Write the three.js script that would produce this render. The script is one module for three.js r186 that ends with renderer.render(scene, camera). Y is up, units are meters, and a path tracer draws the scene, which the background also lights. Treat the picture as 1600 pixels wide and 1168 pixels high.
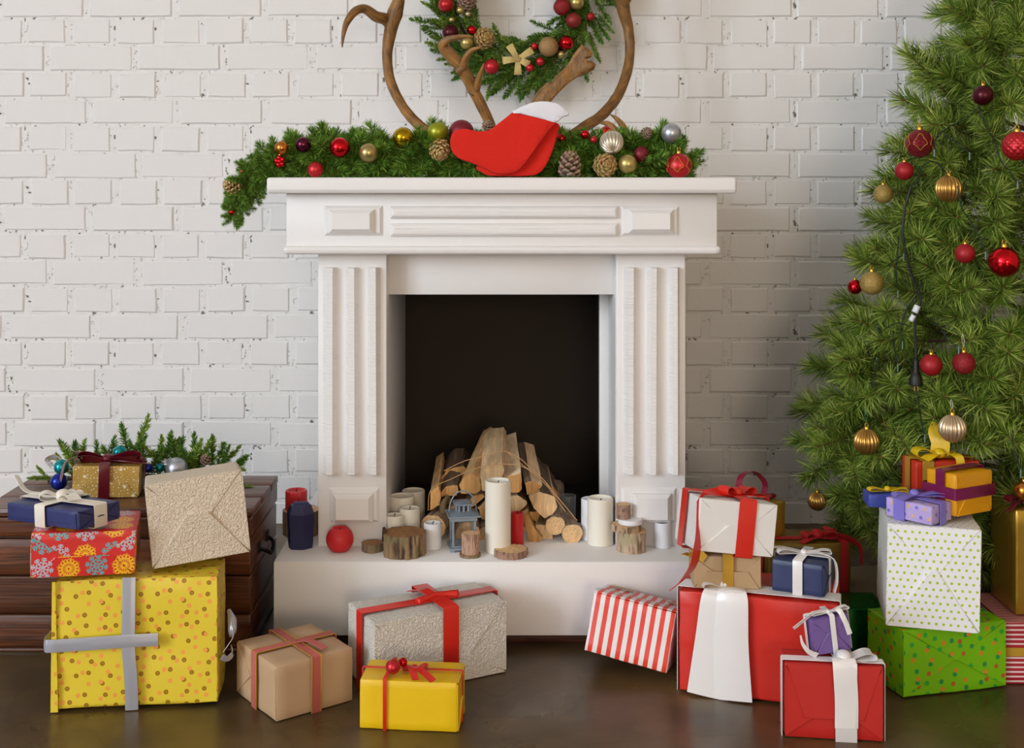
import * as THREE from 'three';
import { mergeGeometries, toCreasedNormals } from 'three/addons/utils/BufferGeometryUtils.js';
import { RoundedBoxGeometry } from 'three/addons/geometries/RoundedBoxGeometry.js';
import { TessellateModifier } from 'three/addons/modifiers/TessellateModifier.js';
import { RectAreaLightUniformsLib } from 'three/addons/lights/RectAreaLightUniformsLib.js';

// ------------------------------------------------------------------ camera, light, exposure
const F = 1900, DZ = 3.8, CX = 780, CY = 292, HC = 1.05;      // focal length in pixels, wall distance, vanishing point, eye height
const scene = new THREE.Scene();
const camera = new THREE.PerspectiveCamera(2 * Math.atan(584 / F) * 180 / Math.PI, 1600 / 1168, 0.05, 60);
camera.position.set(0, HC, DZ);
camera.lookAt(0, HC, 0);
camera.setViewOffset(1600, 1168, 800 - CX, 584 - CY, 1600, 1168);   // shifted lens: verticals stay vertical
camera.updateProjectionMatrix();
scene.add(camera);
const renderer = new THREE.WebGLRenderer({ antialias: true });
renderer.toneMapping = THREE.LinearToneMapping;
renderer.toneMappingExposure = 1.04;
renderer.shadowMap.enabled = true;
RectAreaLightUniformsLib.init();
const SKY = new THREE.Color(0.80, 0.90, 1.0);
scene.background = SKY.clone().multiplyScalar(1.6);
// the studio windows in the left wall: [z0, z1, y0, y1], daylight as an area light in each opening
const WX = -7.0, RX = 3.0, RZ = 10.6, RY = 4.8;
const WINDOWS = [[5.6, 7.6, 1.0, 4.3], [8.2, 10.2, 1.0, 4.3]];
const DAY = [16.5, 17.5];
WINDOWS.forEach(([z0, z1, y0, y1], i) => {
  const l = new THREE.RectAreaLight(new THREE.Color(0.79, 0.895, 1.0), DAY[i], z1 - z0 - 0.1, y1 - y0 - 0.1);
  l.position.set(WX + 0.02, (y0 + y1) / 2, (z0 + z1) / 2);
  l.lookAt(WX + 2, (y0 + y1) / 2, (z0 + z1) / 2);
  scene.add(l);
});

// a third, smaller window in the wall behind the camera gives the soft frontal fill
const WF = [0.1, 1.9, 0.7, 2.6];
{
  const l = new THREE.RectAreaLight(new THREE.Color(1.0, 0.80, 0.58), 14, WF[1] - WF[0] - 0.1, WF[3] - WF[2] - 0.1);
  l.position.set((WF[0] + WF[1]) / 2, (WF[2] + WF[3]) / 2, RZ - 0.02); l.lookAt((WF[0] + WF[1]) / 2, (WF[2] + WF[3]) / 2, 0); scene.add(l);
}

// ------------------------------------------------------------------ helpers
const V3 = THREE.Vector3;
const P = (px, py, d) => new V3((px - CX) * d / F, HC - (py - CY) * d / F, DZ - d);
const S = (px, d) => px * d / F;
function rng(seed) { let a = seed >>> 0; return () => { a = (a + 0x6D2B79F5) | 0; let t = Math.imul(a ^ (a >>> 15), 1 | a); t = (t + Math.imul(t ^ (t >>> 7), 61 | t)) ^ t; return ((t ^ (t >>> 14)) >>> 0) / 4294967296; }; }
const R0 = rng(20240);
const rr = (r, a, b) => a + (b - a) * r();
const clamp = (x, a, b) => Math.max(a, Math.min(b, x));
const mix = (a, b, t) => a + (b - a) * t;
const sst = (a, b, x) => { const t = clamp((x - a) / (b - a), 0, 1); return t * t * (3 - 2 * t); };
function hash(i, j, s) { let h = Math.imul(i, 374761393) + Math.imul(j, 668265263) + Math.imul(s, 974711); h = Math.imul(h ^ (h >>> 13), 1274126177); return ((h ^ (h >>> 16)) >>> 0) / 4294967296; }
function vn(x, y, per, s) {                                  // tileable value noise, period per cells
  const i = Math.floor(x), j = Math.floor(y), fx = x - i, fy = y - j, u = fx * fx * (3 - 2 * fx), v = fy * fy * (3 - 2 * fy);
  const m = k => ((k % per) + per) % per;
  return mix(mix(hash(m(i), m(j), s), hash(m(i + 1), m(j), s), u), mix(hash(m(i), m(j + 1), s), hash(m(i + 1), m(j + 1), s), u), v);
}
function fbm(u, v, f, oct, s) { let a = 0.5, t = 0, n = 0; for (let k = 0; k < oct; k++) { t += a * vn(u * f, v * f, f, s + k); n += a; a *= 0.5; f *= 2; } return t / n; }
function n3(x, y, z, s = 0) {                                // smooth 3-D value noise in 0..1
  const i = Math.floor(x), j = Math.floor(y), k = Math.floor(z), f = t => t * t * (3 - 2 * t), u = f(x - i), v = f(y - j), w = f(z - k);
  const h = (a, b, c) => hash(a + c * 57, b - c * 131, s + 7);
  return mix(mix(mix(h(i, j, k), h(i + 1, j, k), u), mix(h(i, j + 1, k), h(i + 1, j + 1, k), u), v), mix(mix(h(i, j, k + 1), h(i + 1, j, k + 1), u), mix(h(i, j + 1, k + 1), h(i + 1, j + 1, k + 1), u), v), w);
}
function dataTex(w, h, fn, srgb) {
  const a = new Uint8Array(w * h * 4);
  for (let y = 0; y < h; y++) for (let x = 0; x < w; x++) { const c = fn(x / w, y / h), o = (y * w + x) * 4; const q = Array.isArray(c) ? c : [c, c, c]; for (let k = 0; k < 3; k++) a[o + k] = clamp(q[k], 0, 1) * 255; a[o + 3] = 255; }
  const t = new THREE.DataTexture(a, w, h); t.wrapS = t.wrapT = THREE.RepeatWrapping; t.magFilter = THREE.LinearFilter; t.minFilter = THREE.LinearFilter;
  if (srgb) t.colorSpace = THREE.SRGBColorSpace; t.needsUpdate = true; return t;
}
function canvasTex(w, h, draw) {
  const c = document.createElement('canvas'); c.width = w; c.height = h; const g = c.getContext('2d'); draw(g, w, h);
  const t = new THREE.CanvasTexture(c); t.wrapS = t.wrapT = THREE.RepeatWrapping; t.colorSpace = THREE.SRGBColorSpace; return t;
}
const rep = (t, sx, sy = sx) => { const c = t.clone(); c.repeat.set(1 / sx, 1 / sy); c.needsUpdate = true; return c; };   // sx, sy: metres per tile
const std = (color, roughness = 0.6, o = {}) => new THREE.MeshStandardMaterial({ color, roughness, metalness: 0, ...o });
const phy = (color, roughness = 0.6, o = {}) => new THREE.MeshPhysicalMaterial({ color, roughness, metalness: 0, ...o });
const taken = new Map();
function numbered(n) { const k = taken.get(n) || 0; taken.set(n, k + 1); return k ? n + '_' + String(k).padStart(3, '0') : n; }
function tag(o, label, category, group, kind) { if (label) o.userData.label = label; if (category) o.userData.category = category; if (group) o.userData.group = group; if (kind) o.userData.kind = kind; return o; }
function thing(name, label, category, pos = [0, 0, 0], group) {
  const o = new THREE.Group(); o.name = numbered(name); const p = pos.isVector3 ? pos : new V3(...pos); o.position.copy(p); scene.add(o); return tag(o, label, category, group);
}
function part(name, geo, mat, parent, label) {
  const m = new THREE.Mesh(geo, mat); m.name = name; m.castShadow = m.receiveShadow = true; if (label) m.userData.label = label; (parent || scene).add(m); return m;
}
function structure(name, geo, mat) { const m = part(name, geo, mat, scene); m.userData.kind = 'structure'; return m; }
const box = (w, h, d, x = 0, y = 0, z = 0) => new THREE.BoxGeometry(w, h, d).translate(x, y, z);
const rbox = (w, h, d, r, x = 0, y = 0, z = 0) => { const g = new RoundedBoxGeometry(w, h, d, 2, Math.min(r, w / 2.01, h / 2.01, d / 2.01)); return g.translate(x, y, z); };
const merge = a => mergeGeometries(a.map(g => { g = g.index ? g.toNonIndexed() : g; for (const k of Object.keys(g.attributes)) if (!['position', 'normal', 'uv', 'color'].includes(k)) g.deleteAttribute(k); return g; }));
// box from x0..x1, y0..y1, z0..z1 with rounded edges and uv in metres
function boxGeo(w, h, d, r = 0.003, o = {}) {
  const n = o.seg || 6, pos = [], uv = [], idx = [], lump = o.lump || 0, sd = o.seed || 1;
  const ax = L => { const e = Math.min(r * 1.7, L * 0.3), a = [-L / 2, -L / 2 + r * 0.35, -L / 2 + r, -L / 2 + e]; for (let i = 1; i < n; i++) a.push(-L / 2 + e + (L - 2 * e) * i / n); a.push(L / 2 - e, L / 2 - r, L / 2 - r * 0.35, L / 2); return a; };
  const dims = [w, h, d], half = [w / 2 - r, h / 2 - r, d / 2 - r];
  const faces = [[0, 1, 2, 1], [0, 1, 2, -1], [2, 1, 0, 1], [2, 1, 0, -1], [0, 2, 1, 1], [0, 2, 1, -1]];
  for (const [a, b, c, s] of faces) {
    const A = ax(dims[a]), B = ax(dims[b]), base = pos.length / 3;
    for (const q of B) for (const p of A) {
      const v = [0, 0, 0]; v[a] = p; v[b] = q; v[c] = s * dims[c] / 2;
      const k = v.map((x, i) => clamp(x, -half[i], half[i])), e = v.map((x, i) => x - k[i]), l = Math.hypot(...e) || 1;
      const f = k.map((x, i) => x + e[i] / l * r);
      if (lump) { const m = 1 + 0; const dx = -n3(f[0] * 14 + 9, f[1] * 14, f[2] * 14, sd) * 1.6 * lump - n3(f[0] * 45, f[1] * 45, f[2] * 45 + 3, sd + 5) * lump * 0.8; for (let i = 0; i < 3; i++) f[i] += e[i] / l * dx * m; }
      pos.push(f[0], f[1] + h / 2, f[2]);
      const su = (c === 0 ? -s : c === 2 ? s : 1), sv = (c === 1 ? -s : 1);
      uv.push(p * su + c * 0.37 + (o.u || 0), q * sv + c * 0.21 + (o.v || 0));
    }
    const m = A.length; const e1 = [0, 0, 0], e2 = [0, 0, 0]; e1[a] = 1; e2[b] = 1; const cr = [e1[1] * e2[2] - e1[2] * e2[1], e1[2] * e2[0] - e1[0] * e2[2], e1[0] * e2[1] - e1[1] * e2[0]];
    const flip = cr[c] * s < 0;
    for (let j = 0; j < B.length - 1; j++) for (let i = 0; i < m - 1; i++) { const p = base + j * m + i; if (flip) idx.push(p, p + m, p + 1, p + 1, p + m, p + m + 1); else idx.push(p, p + 1, p + m, p + 1, p + m + 1, p + m); }
  }
  const g = new THREE.BufferGeometry(); g.setAttribute('position', new THREE.Float32BufferAttribute(pos, 3)); g.setAttribute('uv', new THREE.Float32BufferAttribute(uv, 2)); g.setIndex(idx);
  return toCreasedNormals(g, 0.75);
}
// swept tube with its own radius at each control point
function tube(pts, rad, o = {}) {
  const n = o.n || pts.length * 5, m = o.m || 8, curve = new THREE.CatmullRomCurve3(pts, !!o.closed, 'centripetal'), fr = curve.computeFrenetFrames(n, !!o.closed), pos = [], uv = [], idx = [], col = [];
  const len = curve.getLength(), K = pts.length - (o.closed ? 0 : 1);
  for (let i = 0; i <= n; i++) {
    const u = i / n, t = curve.getUtoTmapping(u), p = curve.getPoint(t), x = t * K, k = Math.min(Math.floor(x), K - 1);
    const rd = typeof rad === 'number' ? rad : mix(rad[k], rad[Math.min(k + 1, rad.length - 1)], x - k);
    for (let j = 0; j <= m; j++) {
      const a = (j % m) / m * Math.PI * 2; let r = rd; const N = fr.normals[i], B = fr.binormals[i];
      if (o.bump) r *= 1 + o.bump * (n3(p.x * 60 + Math.cos(a) * 2, p.y * 60 + Math.sin(a) * 2, p.z * 60, 4) - 0.5);
      const fl = o.flat ? o.flat : 1, q = N.clone().multiplyScalar(Math.cos(a) * r).add(B.clone().multiplyScalar(Math.sin(a) * r)); if (o.flatDir) q.addScaledVector(o.flatDir, q.dot(o.flatDir) * (fl - 1));
      pos.push(p.x + q.x, p.y + q.y, p.z + q.z); uv.push(j / m * rd * 6.28 + 0.1 * rd, u * len);
    }
  }
  for (let i = 0; i < n; i++) for (let j = 0; j < m; j++) { const a = i * (m + 1) + j, b = a + m + 1; idx.push(a, a + 1, b, b, a + 1, b + 1); }
  if (!o.closed && !o.open) for (const e of [0, n]) { const c = pos.length / 3, p = curve.getPoint(e / n); pos.push(p.x, p.y, p.z); uv.push(0, 0); for (let j = 0; j < m; j++) { const a = e * (m + 1) + j; if (e) idx.push(a, a + 1, c); else idx.push(a + 1, a, c); } }
  const g = new THREE.BufferGeometry(); g.setAttribute('position', new THREE.Float32BufferAttribute(pos, 3)); g.setAttribute('uv', new THREE.Float32BufferAttribute(uv, 2)); g.setIndex(idx); g.computeVertexNormals();
  return g;
}
// a band of cloth or paper along a curve: width w (number or function of 0..1) across direction W (vector or function)
function strip(pts, w, W, o = {}) {
  const n = o.n || pts.length * 6, th = o.th || 0.0009, curve = o.poly ? null : new THREE.CatmullRomCurve3(pts, !!o.closed, 'centripetal');
  const C = [], T = [];
  if (o.poly) { for (let i = 0; i < pts.length; i++) { C.push(pts[i]); T.push(pts[Math.min(i + 1, pts.length - 1)].clone().sub(pts[Math.max(i - 1, 0)]).normalize()); } }
  else for (let i = 0; i <= n; i++) { C.push(curve.getPoint(i / n)); T.push(curve.getTangent(i / n)); }
  const pos = [], uv = [], idx = []; let len = 0; const N = C.length - 1;
  for (let i = 0; i <= N; i++) {
    const u = i / N, d = (typeof W === 'function' ? W(u) : W).clone().addScaledVector(T[i], -(typeof W === 'function' ? W(u) : W).dot(T[i])).normalize(), nn = T[i].clone().cross(d), hw = (typeof w === 'function' ? w(u) : w) / 2;
    if (i) len += C[i].distanceTo(C[i - 1]);
    const across = o.across || 1;
    for (const s of [1, -1]) for (let k = 0; k <= across; k++) { const f = (k / across * 2 - 1) * s, c = o.cup ? o.cup * (1 - f * f) : 0; const q = C[i].clone().addScaledVector(d, f * hw).addScaledVector(nn, s * th / 2 + c); pos.push(q.x, q.y, q.z); uv.push(f * hw, len); }
  }
  const m = ((o.across || 1) + 1) * 2;
  for (let i = 0; i < N; i++) for (let k = 0; k < m; k++) { const a = i * m + k, b = i * m + (k + 1) % m; idx.push(a, b, a + m, b, b + m, a + m); }
  for (const e of [0, N]) for (let k = 1; k < m - 1; k++) idx.push(e * m, e * m + k, e * m + k + 1);
  let g = new THREE.BufferGeometry(); g.setAttribute('position', new THREE.Float32BufferAttribute(pos, 3)); g.setAttribute('uv', new THREE.Float32BufferAttribute(uv, 2)); g.setIndex(idx);
  return toCreasedNormals(g, 0.9);
}
function extr(outline, depth, bevel = 0, segs = 2, curve = 10) {           // outline: Shape or [[x, y], ...]
  const s = outline instanceof THREE.Shape ? outline : new THREE.Shape(outline.map(p => new THREE.Vector2(...p)));
  return new THREE.ExtrudeGeometry(s, { depth, bevelEnabled: bevel > 0, bevelSize: bevel, bevelThickness: bevel, bevelOffset: -bevel, bevelSegments: segs, curveSegments: curve });
}
const lathe = (prof, n = 32) => new THREE.LatheGeometry(prof.map(p => new THREE.Vector2(...p)), n);
function colorBy(g, fn) { const p = g.attributes.position, c = new Float32Array(p.count * 3); for (let i = 0; i < p.count; i++) { const q = fn(p.getX(i), p.getY(i), p.getZ(i), i); c.set(q, i * 3); } g.setAttribute('color', new THREE.BufferAttribute(c, 3)); return g; }

// ------------------------------------------------------------------ shared textures and paints
const T = {
  paper: dataTex(256, 256, (u, v) => 0.5 + 0.6 * (fbm(u, v, 4, 4, 3) - 0.5)),
  grit: dataTex(256, 256, (u, v) => fbm(u, v, 32, 3, 8)),
  mortar: dataTex(512, 512, (u, v) => { const a = fbm(u, v, 12, 5, 21), b = fbm(u, v, 40, 2, 5); return 0.35 + 0.75 * a - (b < 0.27 ? 0.45 * sst(0.27, 0.2, b) : 0); }),
  mortarCol: dataTex(512, 512, (u, v) => { const b = fbm(u, v, 40, 2, 5), k = 0.3 * sst(0.225, 0.17, b) * (fbm(u, v, 5, 2, 77) > 0.55 ? 1.6 : 0); return [1 - k, 1 - k * 1.05, 1 - k * 1.1]; }, true),
  paint: dataTex(512, 512, (u, v) => 0.5 + 0.5 * (fbm(u, v, 8, 5, 33) - 0.5) + 0.18 * (fbm(u, v, 64, 2, 9) - 0.5)),
  brush: dataTex(256, 256, (u, v) => 0.5 + 0.5 * (vn(u * 8, v * 48, 8, 4) * 0.5 + vn(u * 8, v * 96, 8, 5) * 0.5 - 0.5)),
  emboss: dataTex(512, 512, (u, v) => { const a = Math.abs(fbm(u, v, 22, 2, 51) - 0.5) * 2, b = Math.abs(fbm(u, v, 26, 2, 61) - 0.5) * 2; return sst(0.0, 0.3, a) * 0.5 + 0.5 * sst(0, 0.25, b); }),
  glitter: dataTex(256, 256, (u, v) => hash(Math.floor(u * 128), Math.floor(v * 128), 17)),
  glitterCol: dataTex(256, 256, (u, v) => { const h = hash(Math.floor(u * 128), Math.floor(v * 128), 19); return 0.55 + 0.45 * h * h; }, true),
  floor: dataTex(1024, 1024, (u, v) => { const a = fbm(u, v, 4, 6, 71), b = fbm(u, v, 16, 4, 72), s = Math.abs(fbm(u, v, 6, 3, 79) - 0.5) < 0.006 ? -0.05 : 0, k = 0.5 + 0.35 * (a - 0.5) + 0.3 * (b - 0.5) + s; return [k * 0.60, k * 0.47, k * 0.27]; }, true),
  floorR: dataTex(512, 512, (u, v) => 0.15 + 0.4 * fbm(u, v, 8, 5, 74)),
  wood: dataTex(512, 512, (u, v) => { const w = fbm(u, v, 3, 3, 91), g = vn(u * 4 + w * 3, v * 64 + w * 10, 64, 92), g2 = vn(u * 8, v * 160, 160, 93), k = 0.74 + 0.3 * (g - 0.5) + 0.25 * (g2 - 0.5) + 0.7 * (w - 0.5); return [k, k * 0.92, k * 0.84]; }, true),
  woodB: dataTex(256, 256, (u, v) => vn(u * 4, v * 64, 64, 92)),
  split: dataTex(512, 512, (u, v) => { const w = fbm(u, v, 4, 3, 101), g = vn(u * 40 + w * 4, v * 4, 40, 102), g2 = vn(u * 120 + w * 6, v * 8, 120, 103), k = 0.84 + 0.14 * (g - 0.5) + 0.12 * (g2 - 0.5) + 0.3 * (w - 0.5); return [k * 0.97, k * 0.86, k * 0.71]; }, true),
  rings: dataTex(512, 512, (u, v) => { const x = u - 0.47, y = v - 0.52, a = Math.atan2(y, x), r = Math.hypot(x, y) * (1 + 0.08 * Math.sin(a * 3 + 1) + 0.1 * (fbm(u, v, 4, 3, 111) - 0.5)), k = 0.85 + 0.04 * Math.sin(r * 130) + 0.03 * Math.sin(r * 61 + 1) + 0.22 * (fbm(u, v, 12, 4, 112) - 0.5) - 0.12 * sst(0.06, 0.0, r) - (Math.abs(Math.sin(a * 2.5 + 0.4)) < 0.012 && r > 0.08 ? 0.22 : 0); return [k * 1.0, k * 0.82, k * 0.60]; }, true),
  barkB: dataTex(256, 256, (u, v) => fbm(u, v, 16, 4, 121)),
  felt: dataTex(256, 256, (u, v) => fbm(u, v, 40, 3, 131)),
  wool: dataTex(256, 256, (u, v) => 0.5 * vn(u * 8, v * 64, 64, 135) + 0.5 * fbm(u, v, 24, 3, 136)),
  bone: dataTex(256, 256, (u, v) => { const g = vn(u * 48, v * 6, 48, 141), w = fbm(u, v, 4, 4, 142), k = 0.74 + 0.5 * (w - 0.5) + 0.25 * (g - 0.5); return [k * 0.80, k * 0.62, k * 0.39]; }, true),
};
const WHITE = [0.80, 0.775, 0.765];
const M = {
  brick: std(new THREE.Color(...WHITE), 0.62, { bumpMap: rep(T.paint, 0.35), bumpScale: 0.0016 }),
  mortar: std(new THREE.Color(0.80, 0.782, 0.77), 0.75, { map: rep(T.mortarCol, 0.34), bumpMap: rep(T.mortar, 0.34), bumpScale: 0.006 }),
  plaster: std(new THREE.Color(0.72, 0.68, 0.63), 0.8),
  warmWall: std(new THREE.Color(0.66, 0.51, 0.38), 0.85, { bumpMap: rep(T.mortar, 0.6), bumpScale: 0.01 }),
  ceiling: std(new THREE.Color(0.74, 0.70, 0.65), 0.85),
  floor: std(0xffffff, 1, { map: rep(T.floor, 1.6), roughnessMap: rep(T.floorR, 0.9), bumpMap: rep(T.floorR, 0.5), bumpScale: 0.0008 }),
  white: std(new THREE.Color(0.80, 0.775, 0.765), 0.42, { bumpMap: rep(T.paint, 0.25), bumpScale: 0.0007 }),
  whiteGrain: std(new THREE.Color(0.80, 0.775, 0.765), 0.42, { bumpMap: rep(T.woodB, 0.3, 0.12), bumpScale: 0.0008 }),
  soot: std(new THREE.Color(0.034, 0.024, 0.017), 0.9),
  glass: phy(0xffffff, 0.03, { transmission: 1, thickness: 0, ior: 1.45 }),
  frame: std(new THREE.Color(0.75, 0.74, 0.72), 0.5),
};
// ------------------------------------------------------------------ the room
structure('floor', box(RX - WX + 0.6, 0.2, RZ + 0.6, (RX + WX) / 2, -0.1, RZ / 2), M.floor);
{ const f = scene.children.at(-1).geometry, p = f.attributes.position, u = f.attributes.uv; for (let i = 0; i < p.count; i++) u.setXY(i, p.getX(i), p.getZ(i)); }
structure('ceiling', box(RX - WX + 0.6, 0.2, RZ + 0.6, (RX + WX) / 2, RY + 0.1, RZ / 2), M.ceiling);
structure('wall_right', box(0.2, RY, RZ, RX + 0.1, RY / 2, RZ / 2), M.warmWall);
{ // wall behind the camera with one window
  const s = new THREE.Shape([[WX, 0], [RX, 0], [RX, RY], [WX, RY]].map(p => new THREE.Vector2(...p))), [x0, x1, y0, y1] = WF;
  s.holes.push(new THREE.Path([[x0, y0], [x0, y1], [x1, y1], [x1, y0]].map(p => new THREE.Vector2(...p))));
  structure('wall_front', extr(s, 0.2).translate(0, 0, RZ), M.plaster);
  const w = new THREE.Group(), W = x1 - x0, H = y1 - y0, b = []; w.name = 'window_3'; w.userData.kind = 'structure'; w.position.set((x0 + x1) / 2, y0, RZ + 0.1); scene.add(w);
  for (const q of [-1, 1]) b.push(box(0.06, H, 0.06, q * (W / 2 - 0.03), H / 2, 0), box(W - 0.12, 0.06, 0.06, 0, q > 0 ? H - 0.03 : 0.03, 0)); b.push(box(0.04, H - 0.12, 0.04, 0, H / 2, 0));
  part('window_frame', merge(b), M.frame, w); part('window_pane', box(W - 0.12, H - 0.12, 0.006, 0, H / 2, 0), M.glass, w);
}
{ // left wall with its window openings
  const s = new THREE.Shape([[0, 0], [RZ, 0], [RZ, RY], [0, RY]].map(p => new THREE.Vector2(...p)));
  for (const [z0, z1, y0, y1] of WINDOWS) s.holes.push(new THREE.Path([[z0, y0], [z0, y1], [z1, y1], [z1, y0]].map(p => new THREE.Vector2(...p))));
  const g = extr(s, 0.25); g.rotateY(-Math.PI / 2); g.translate(WX, 0, 0);
  structure('wall_left', g, M.plaster);
  WINDOWS.forEach(([z0, z1, y0, y1], i) => {
    const w = new THREE.Group(); w.name = 'window_' + (i + 1); w.userData.kind = 'structure'; w.position.set(WX - 0.12, y0, (z0 + z1) / 2); scene.add(w);
    const W = z1 - z0, H = y1 - y0, b = [];
    for (const s of [-1, 1]) { b.push(box(0.06, H, 0.06, 0, H / 2, s * (W / 2 - 0.03))); b.push(box(0.06, 0.06, W - 0.12, 0, s > 0 ? H - 0.03 : 0.03, 0)); }
    b.push(box(0.04, H - 0.12, 0.04, 0, H / 2, 0), box(0.04, 0.04, W - 0.12, 0, H * 0.62, 0));
    part('window_frame', merge(b), M.frame, w);
    part('window_pane', box(0.006, H - 0.12, W - 0.12, 0, H / 2, 0), M.glass, w);
  });
}
{ // painted brick wall: header and stretcher courses as measured
  const wall = new THREE.Group(); wall.name = 'wall_back'; wall.userData.kind = 'structure'; scene.add(wall);
  const mg = new THREE.PlaneGeometry(RX - WX, RY, 1, 1); { const u = mg.attributes.uv, p = mg.attributes.position; for (let i = 0; i < p.count; i++) u.setXY(i, p.getX(i), p.getY(i)); }
  mg.translate((RX + WX) / 2, RY / 2, 0);
  part('mortar', merge([mg, box(RX - WX, RY, 0.2, (RX + WX) / 2, RY / 2, -0.1005)]), M.mortar, wall);
  const r = rng(77);
  function brickGeo(w, h, seed) {
    const q = rng(seed), per = [], nl = w > 0.2 ? 4 : 2, j = () => (q() - 0.5) * 0.0026;
    for (let i = 0; i < nl; i++) per.push([-w / 2 + w * i / nl, -h / 2]); per.push([w / 2, -h / 2], [w / 2, 0]); for (let i = 0; i < nl; i++) per.push([w / 2 - w * i / nl, h / 2]); per.push([-w / 2, h / 2], [-w / 2, 0]);
    const rings = [[0.004, -0.003], [0.0008, 0.002], [-0.0030, 0.0044]], n = per.length, pos = [], idx = [], jit = per.map(() => [j(), j()]), tilt = [(q() - 0.5) * 0.02, (q() - 0.5) * 0.03];
    for (const [o, z] of rings) per.forEach(([x, y], i) => { const ex = x + Math.sign(x) * (Math.abs(x) > w * 0.49 ? o : 0) + jit[i][0], ey = y + Math.sign(y) * (Math.abs(y) > h * 0.49 ? o : 0) + jit[i][1]; pos.push(ex, ey, z + (z > 0 ? ex * tilt[0] + ey * tilt[1] : 0)); });
    for (let k = 0; k < 2; k++) for (let i = 0; i < n; i++) { const a = k * n + i, b = k * n + (i + 1) % n; idx.push(a, b, a + n, b, b + n, a + n); }
    const c = pos.length / 3; pos.push(0, 0, 0.0044); for (let i = 0; i < n; i++) idx.push(2 * n + i, 2 * n + (i + 1) % n, c);
    const g = new THREE.BufferGeometry(); g.setAttribute('position', new THREE.Float32BufferAttribute(pos, 3)); g.setIndex(idx);
    const uv = []; for (let i = 0; i < pos.length; i += 3) uv.push(pos[i] + seed * 0.071, pos[i + 1] + seed * 0.053); g.setAttribute('uv', new THREE.Float32BufferAttribute(uv, 2));
    return toCreasedNormals(g, 0.5);
  }
  const str = [], head = []; for (let k = 0; k < 14; k++) { str.push(brickGeo(0.250, 0.0725, 100 + k)); head.push(brickGeo(0.113, 0.0725, 200 + k)); }
  const off = { '-1': 5, 1: 81, 3: 9, 5: 86, 7: 9, 9: 86, 11: 16, 13: 22, 15: 22, 17: 84, 19: 20 };
  const list = [];
  for (let k = -9; k <= 18; k++) {
    const yc = 49 + 41.9 * k, isS = ((k % 2) + 2) % 2 === 1, pit = isS ? 138 : 69.3, bw = isS ? 125 : 56.5;
    let left = isS ? (off[k] ?? (k % 4 === 3 ? 10 : 84)) : 46 + (k % 4 === 0 ? 0 : 3); const right = isS ? 1247 + (k === 1 ? 7 : 0) : 1216;
    while (left > -690) left -= pit; let rs = right; while (rs - pit > 850) rs -= pit;
    const put = (x, w) => list.push({ x: x + w / 2, w, k, yc, isS });
    for (let x = left; x + bw < rs - 8; x += pit) { put(x, bw); if (x + pit + bw >= rs - 8) { const a = x + pit, b = rs - 13; if (b - a > 22) put(a, b - a); } }
    for (let x = rs; x < 2870; x += isS ? 138 : 68) put(x, bw);
  }
  const inView = b => { const x0 = Math.max(b.x - b.w / 2, 0), x1 = Math.min(b.x + b.w / 2, 1600), y0 = Math.max(b.yc - 18, 0), y1 = Math.min(b.yc + 18, 1068); if (x1 <= x0 || y1 <= y0) return 0; let a = (x1 - x0) * (y1 - y0); if (b.x > 440 && b.x < 1128 && b.yc > 285) a = 0; if (b.x > 500 && b.x < 1070 && b.yc > 300) a = 0; if (b.yc > 770 && b.x < 420) a = 0; if (b.x > 1390 + Math.max(0, 200 - b.yc) * 0.6) a *= 0.02; if (b.x > 1330 && b.yc > 330) a *= 0.05; return a; };
  list.forEach(b => { b.a = inView(b); }); list.sort((a, b) => b.a - a.a);
  const rest = [];
  list.forEach((b, i) => {
    const base = b.isS ? str : head, g = base[Math.floor(r() * base.length)], full = b.isS ? 125 : 56.5;
    const m = new THREE.Mesh(g, M.brick); m.position.set((b.x - CX + (r() - 0.5) * 2.5) * DZ / F, HC - (b.yc - CY + (r() - 0.5) * 2.5) * DZ / F, -0.0012 + (r() - 0.5) * 0.0035); m.rotation.z = (r() - 0.5) * 0.012; m.scale.set(b.w / full * (1 + (r() - 0.5) * 0.03), 1 + (r() - 0.5) * 0.06, 1);
    if (i < 299 && b.a > 150) { m.name = i ? 'brick_' + String(i).padStart(3, '0') : 'brick'; m.castShadow = m.receiveShadow = true; wall.add(m); }
    else { m.updateMatrix(); const c = g.clone(); c.applyMatrix4(m.matrix); rest.push(c); }
  });
  tag(part('brickwork', merge(rest), M.brick, wall), null, null, null, 'stuff');
}

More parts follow.
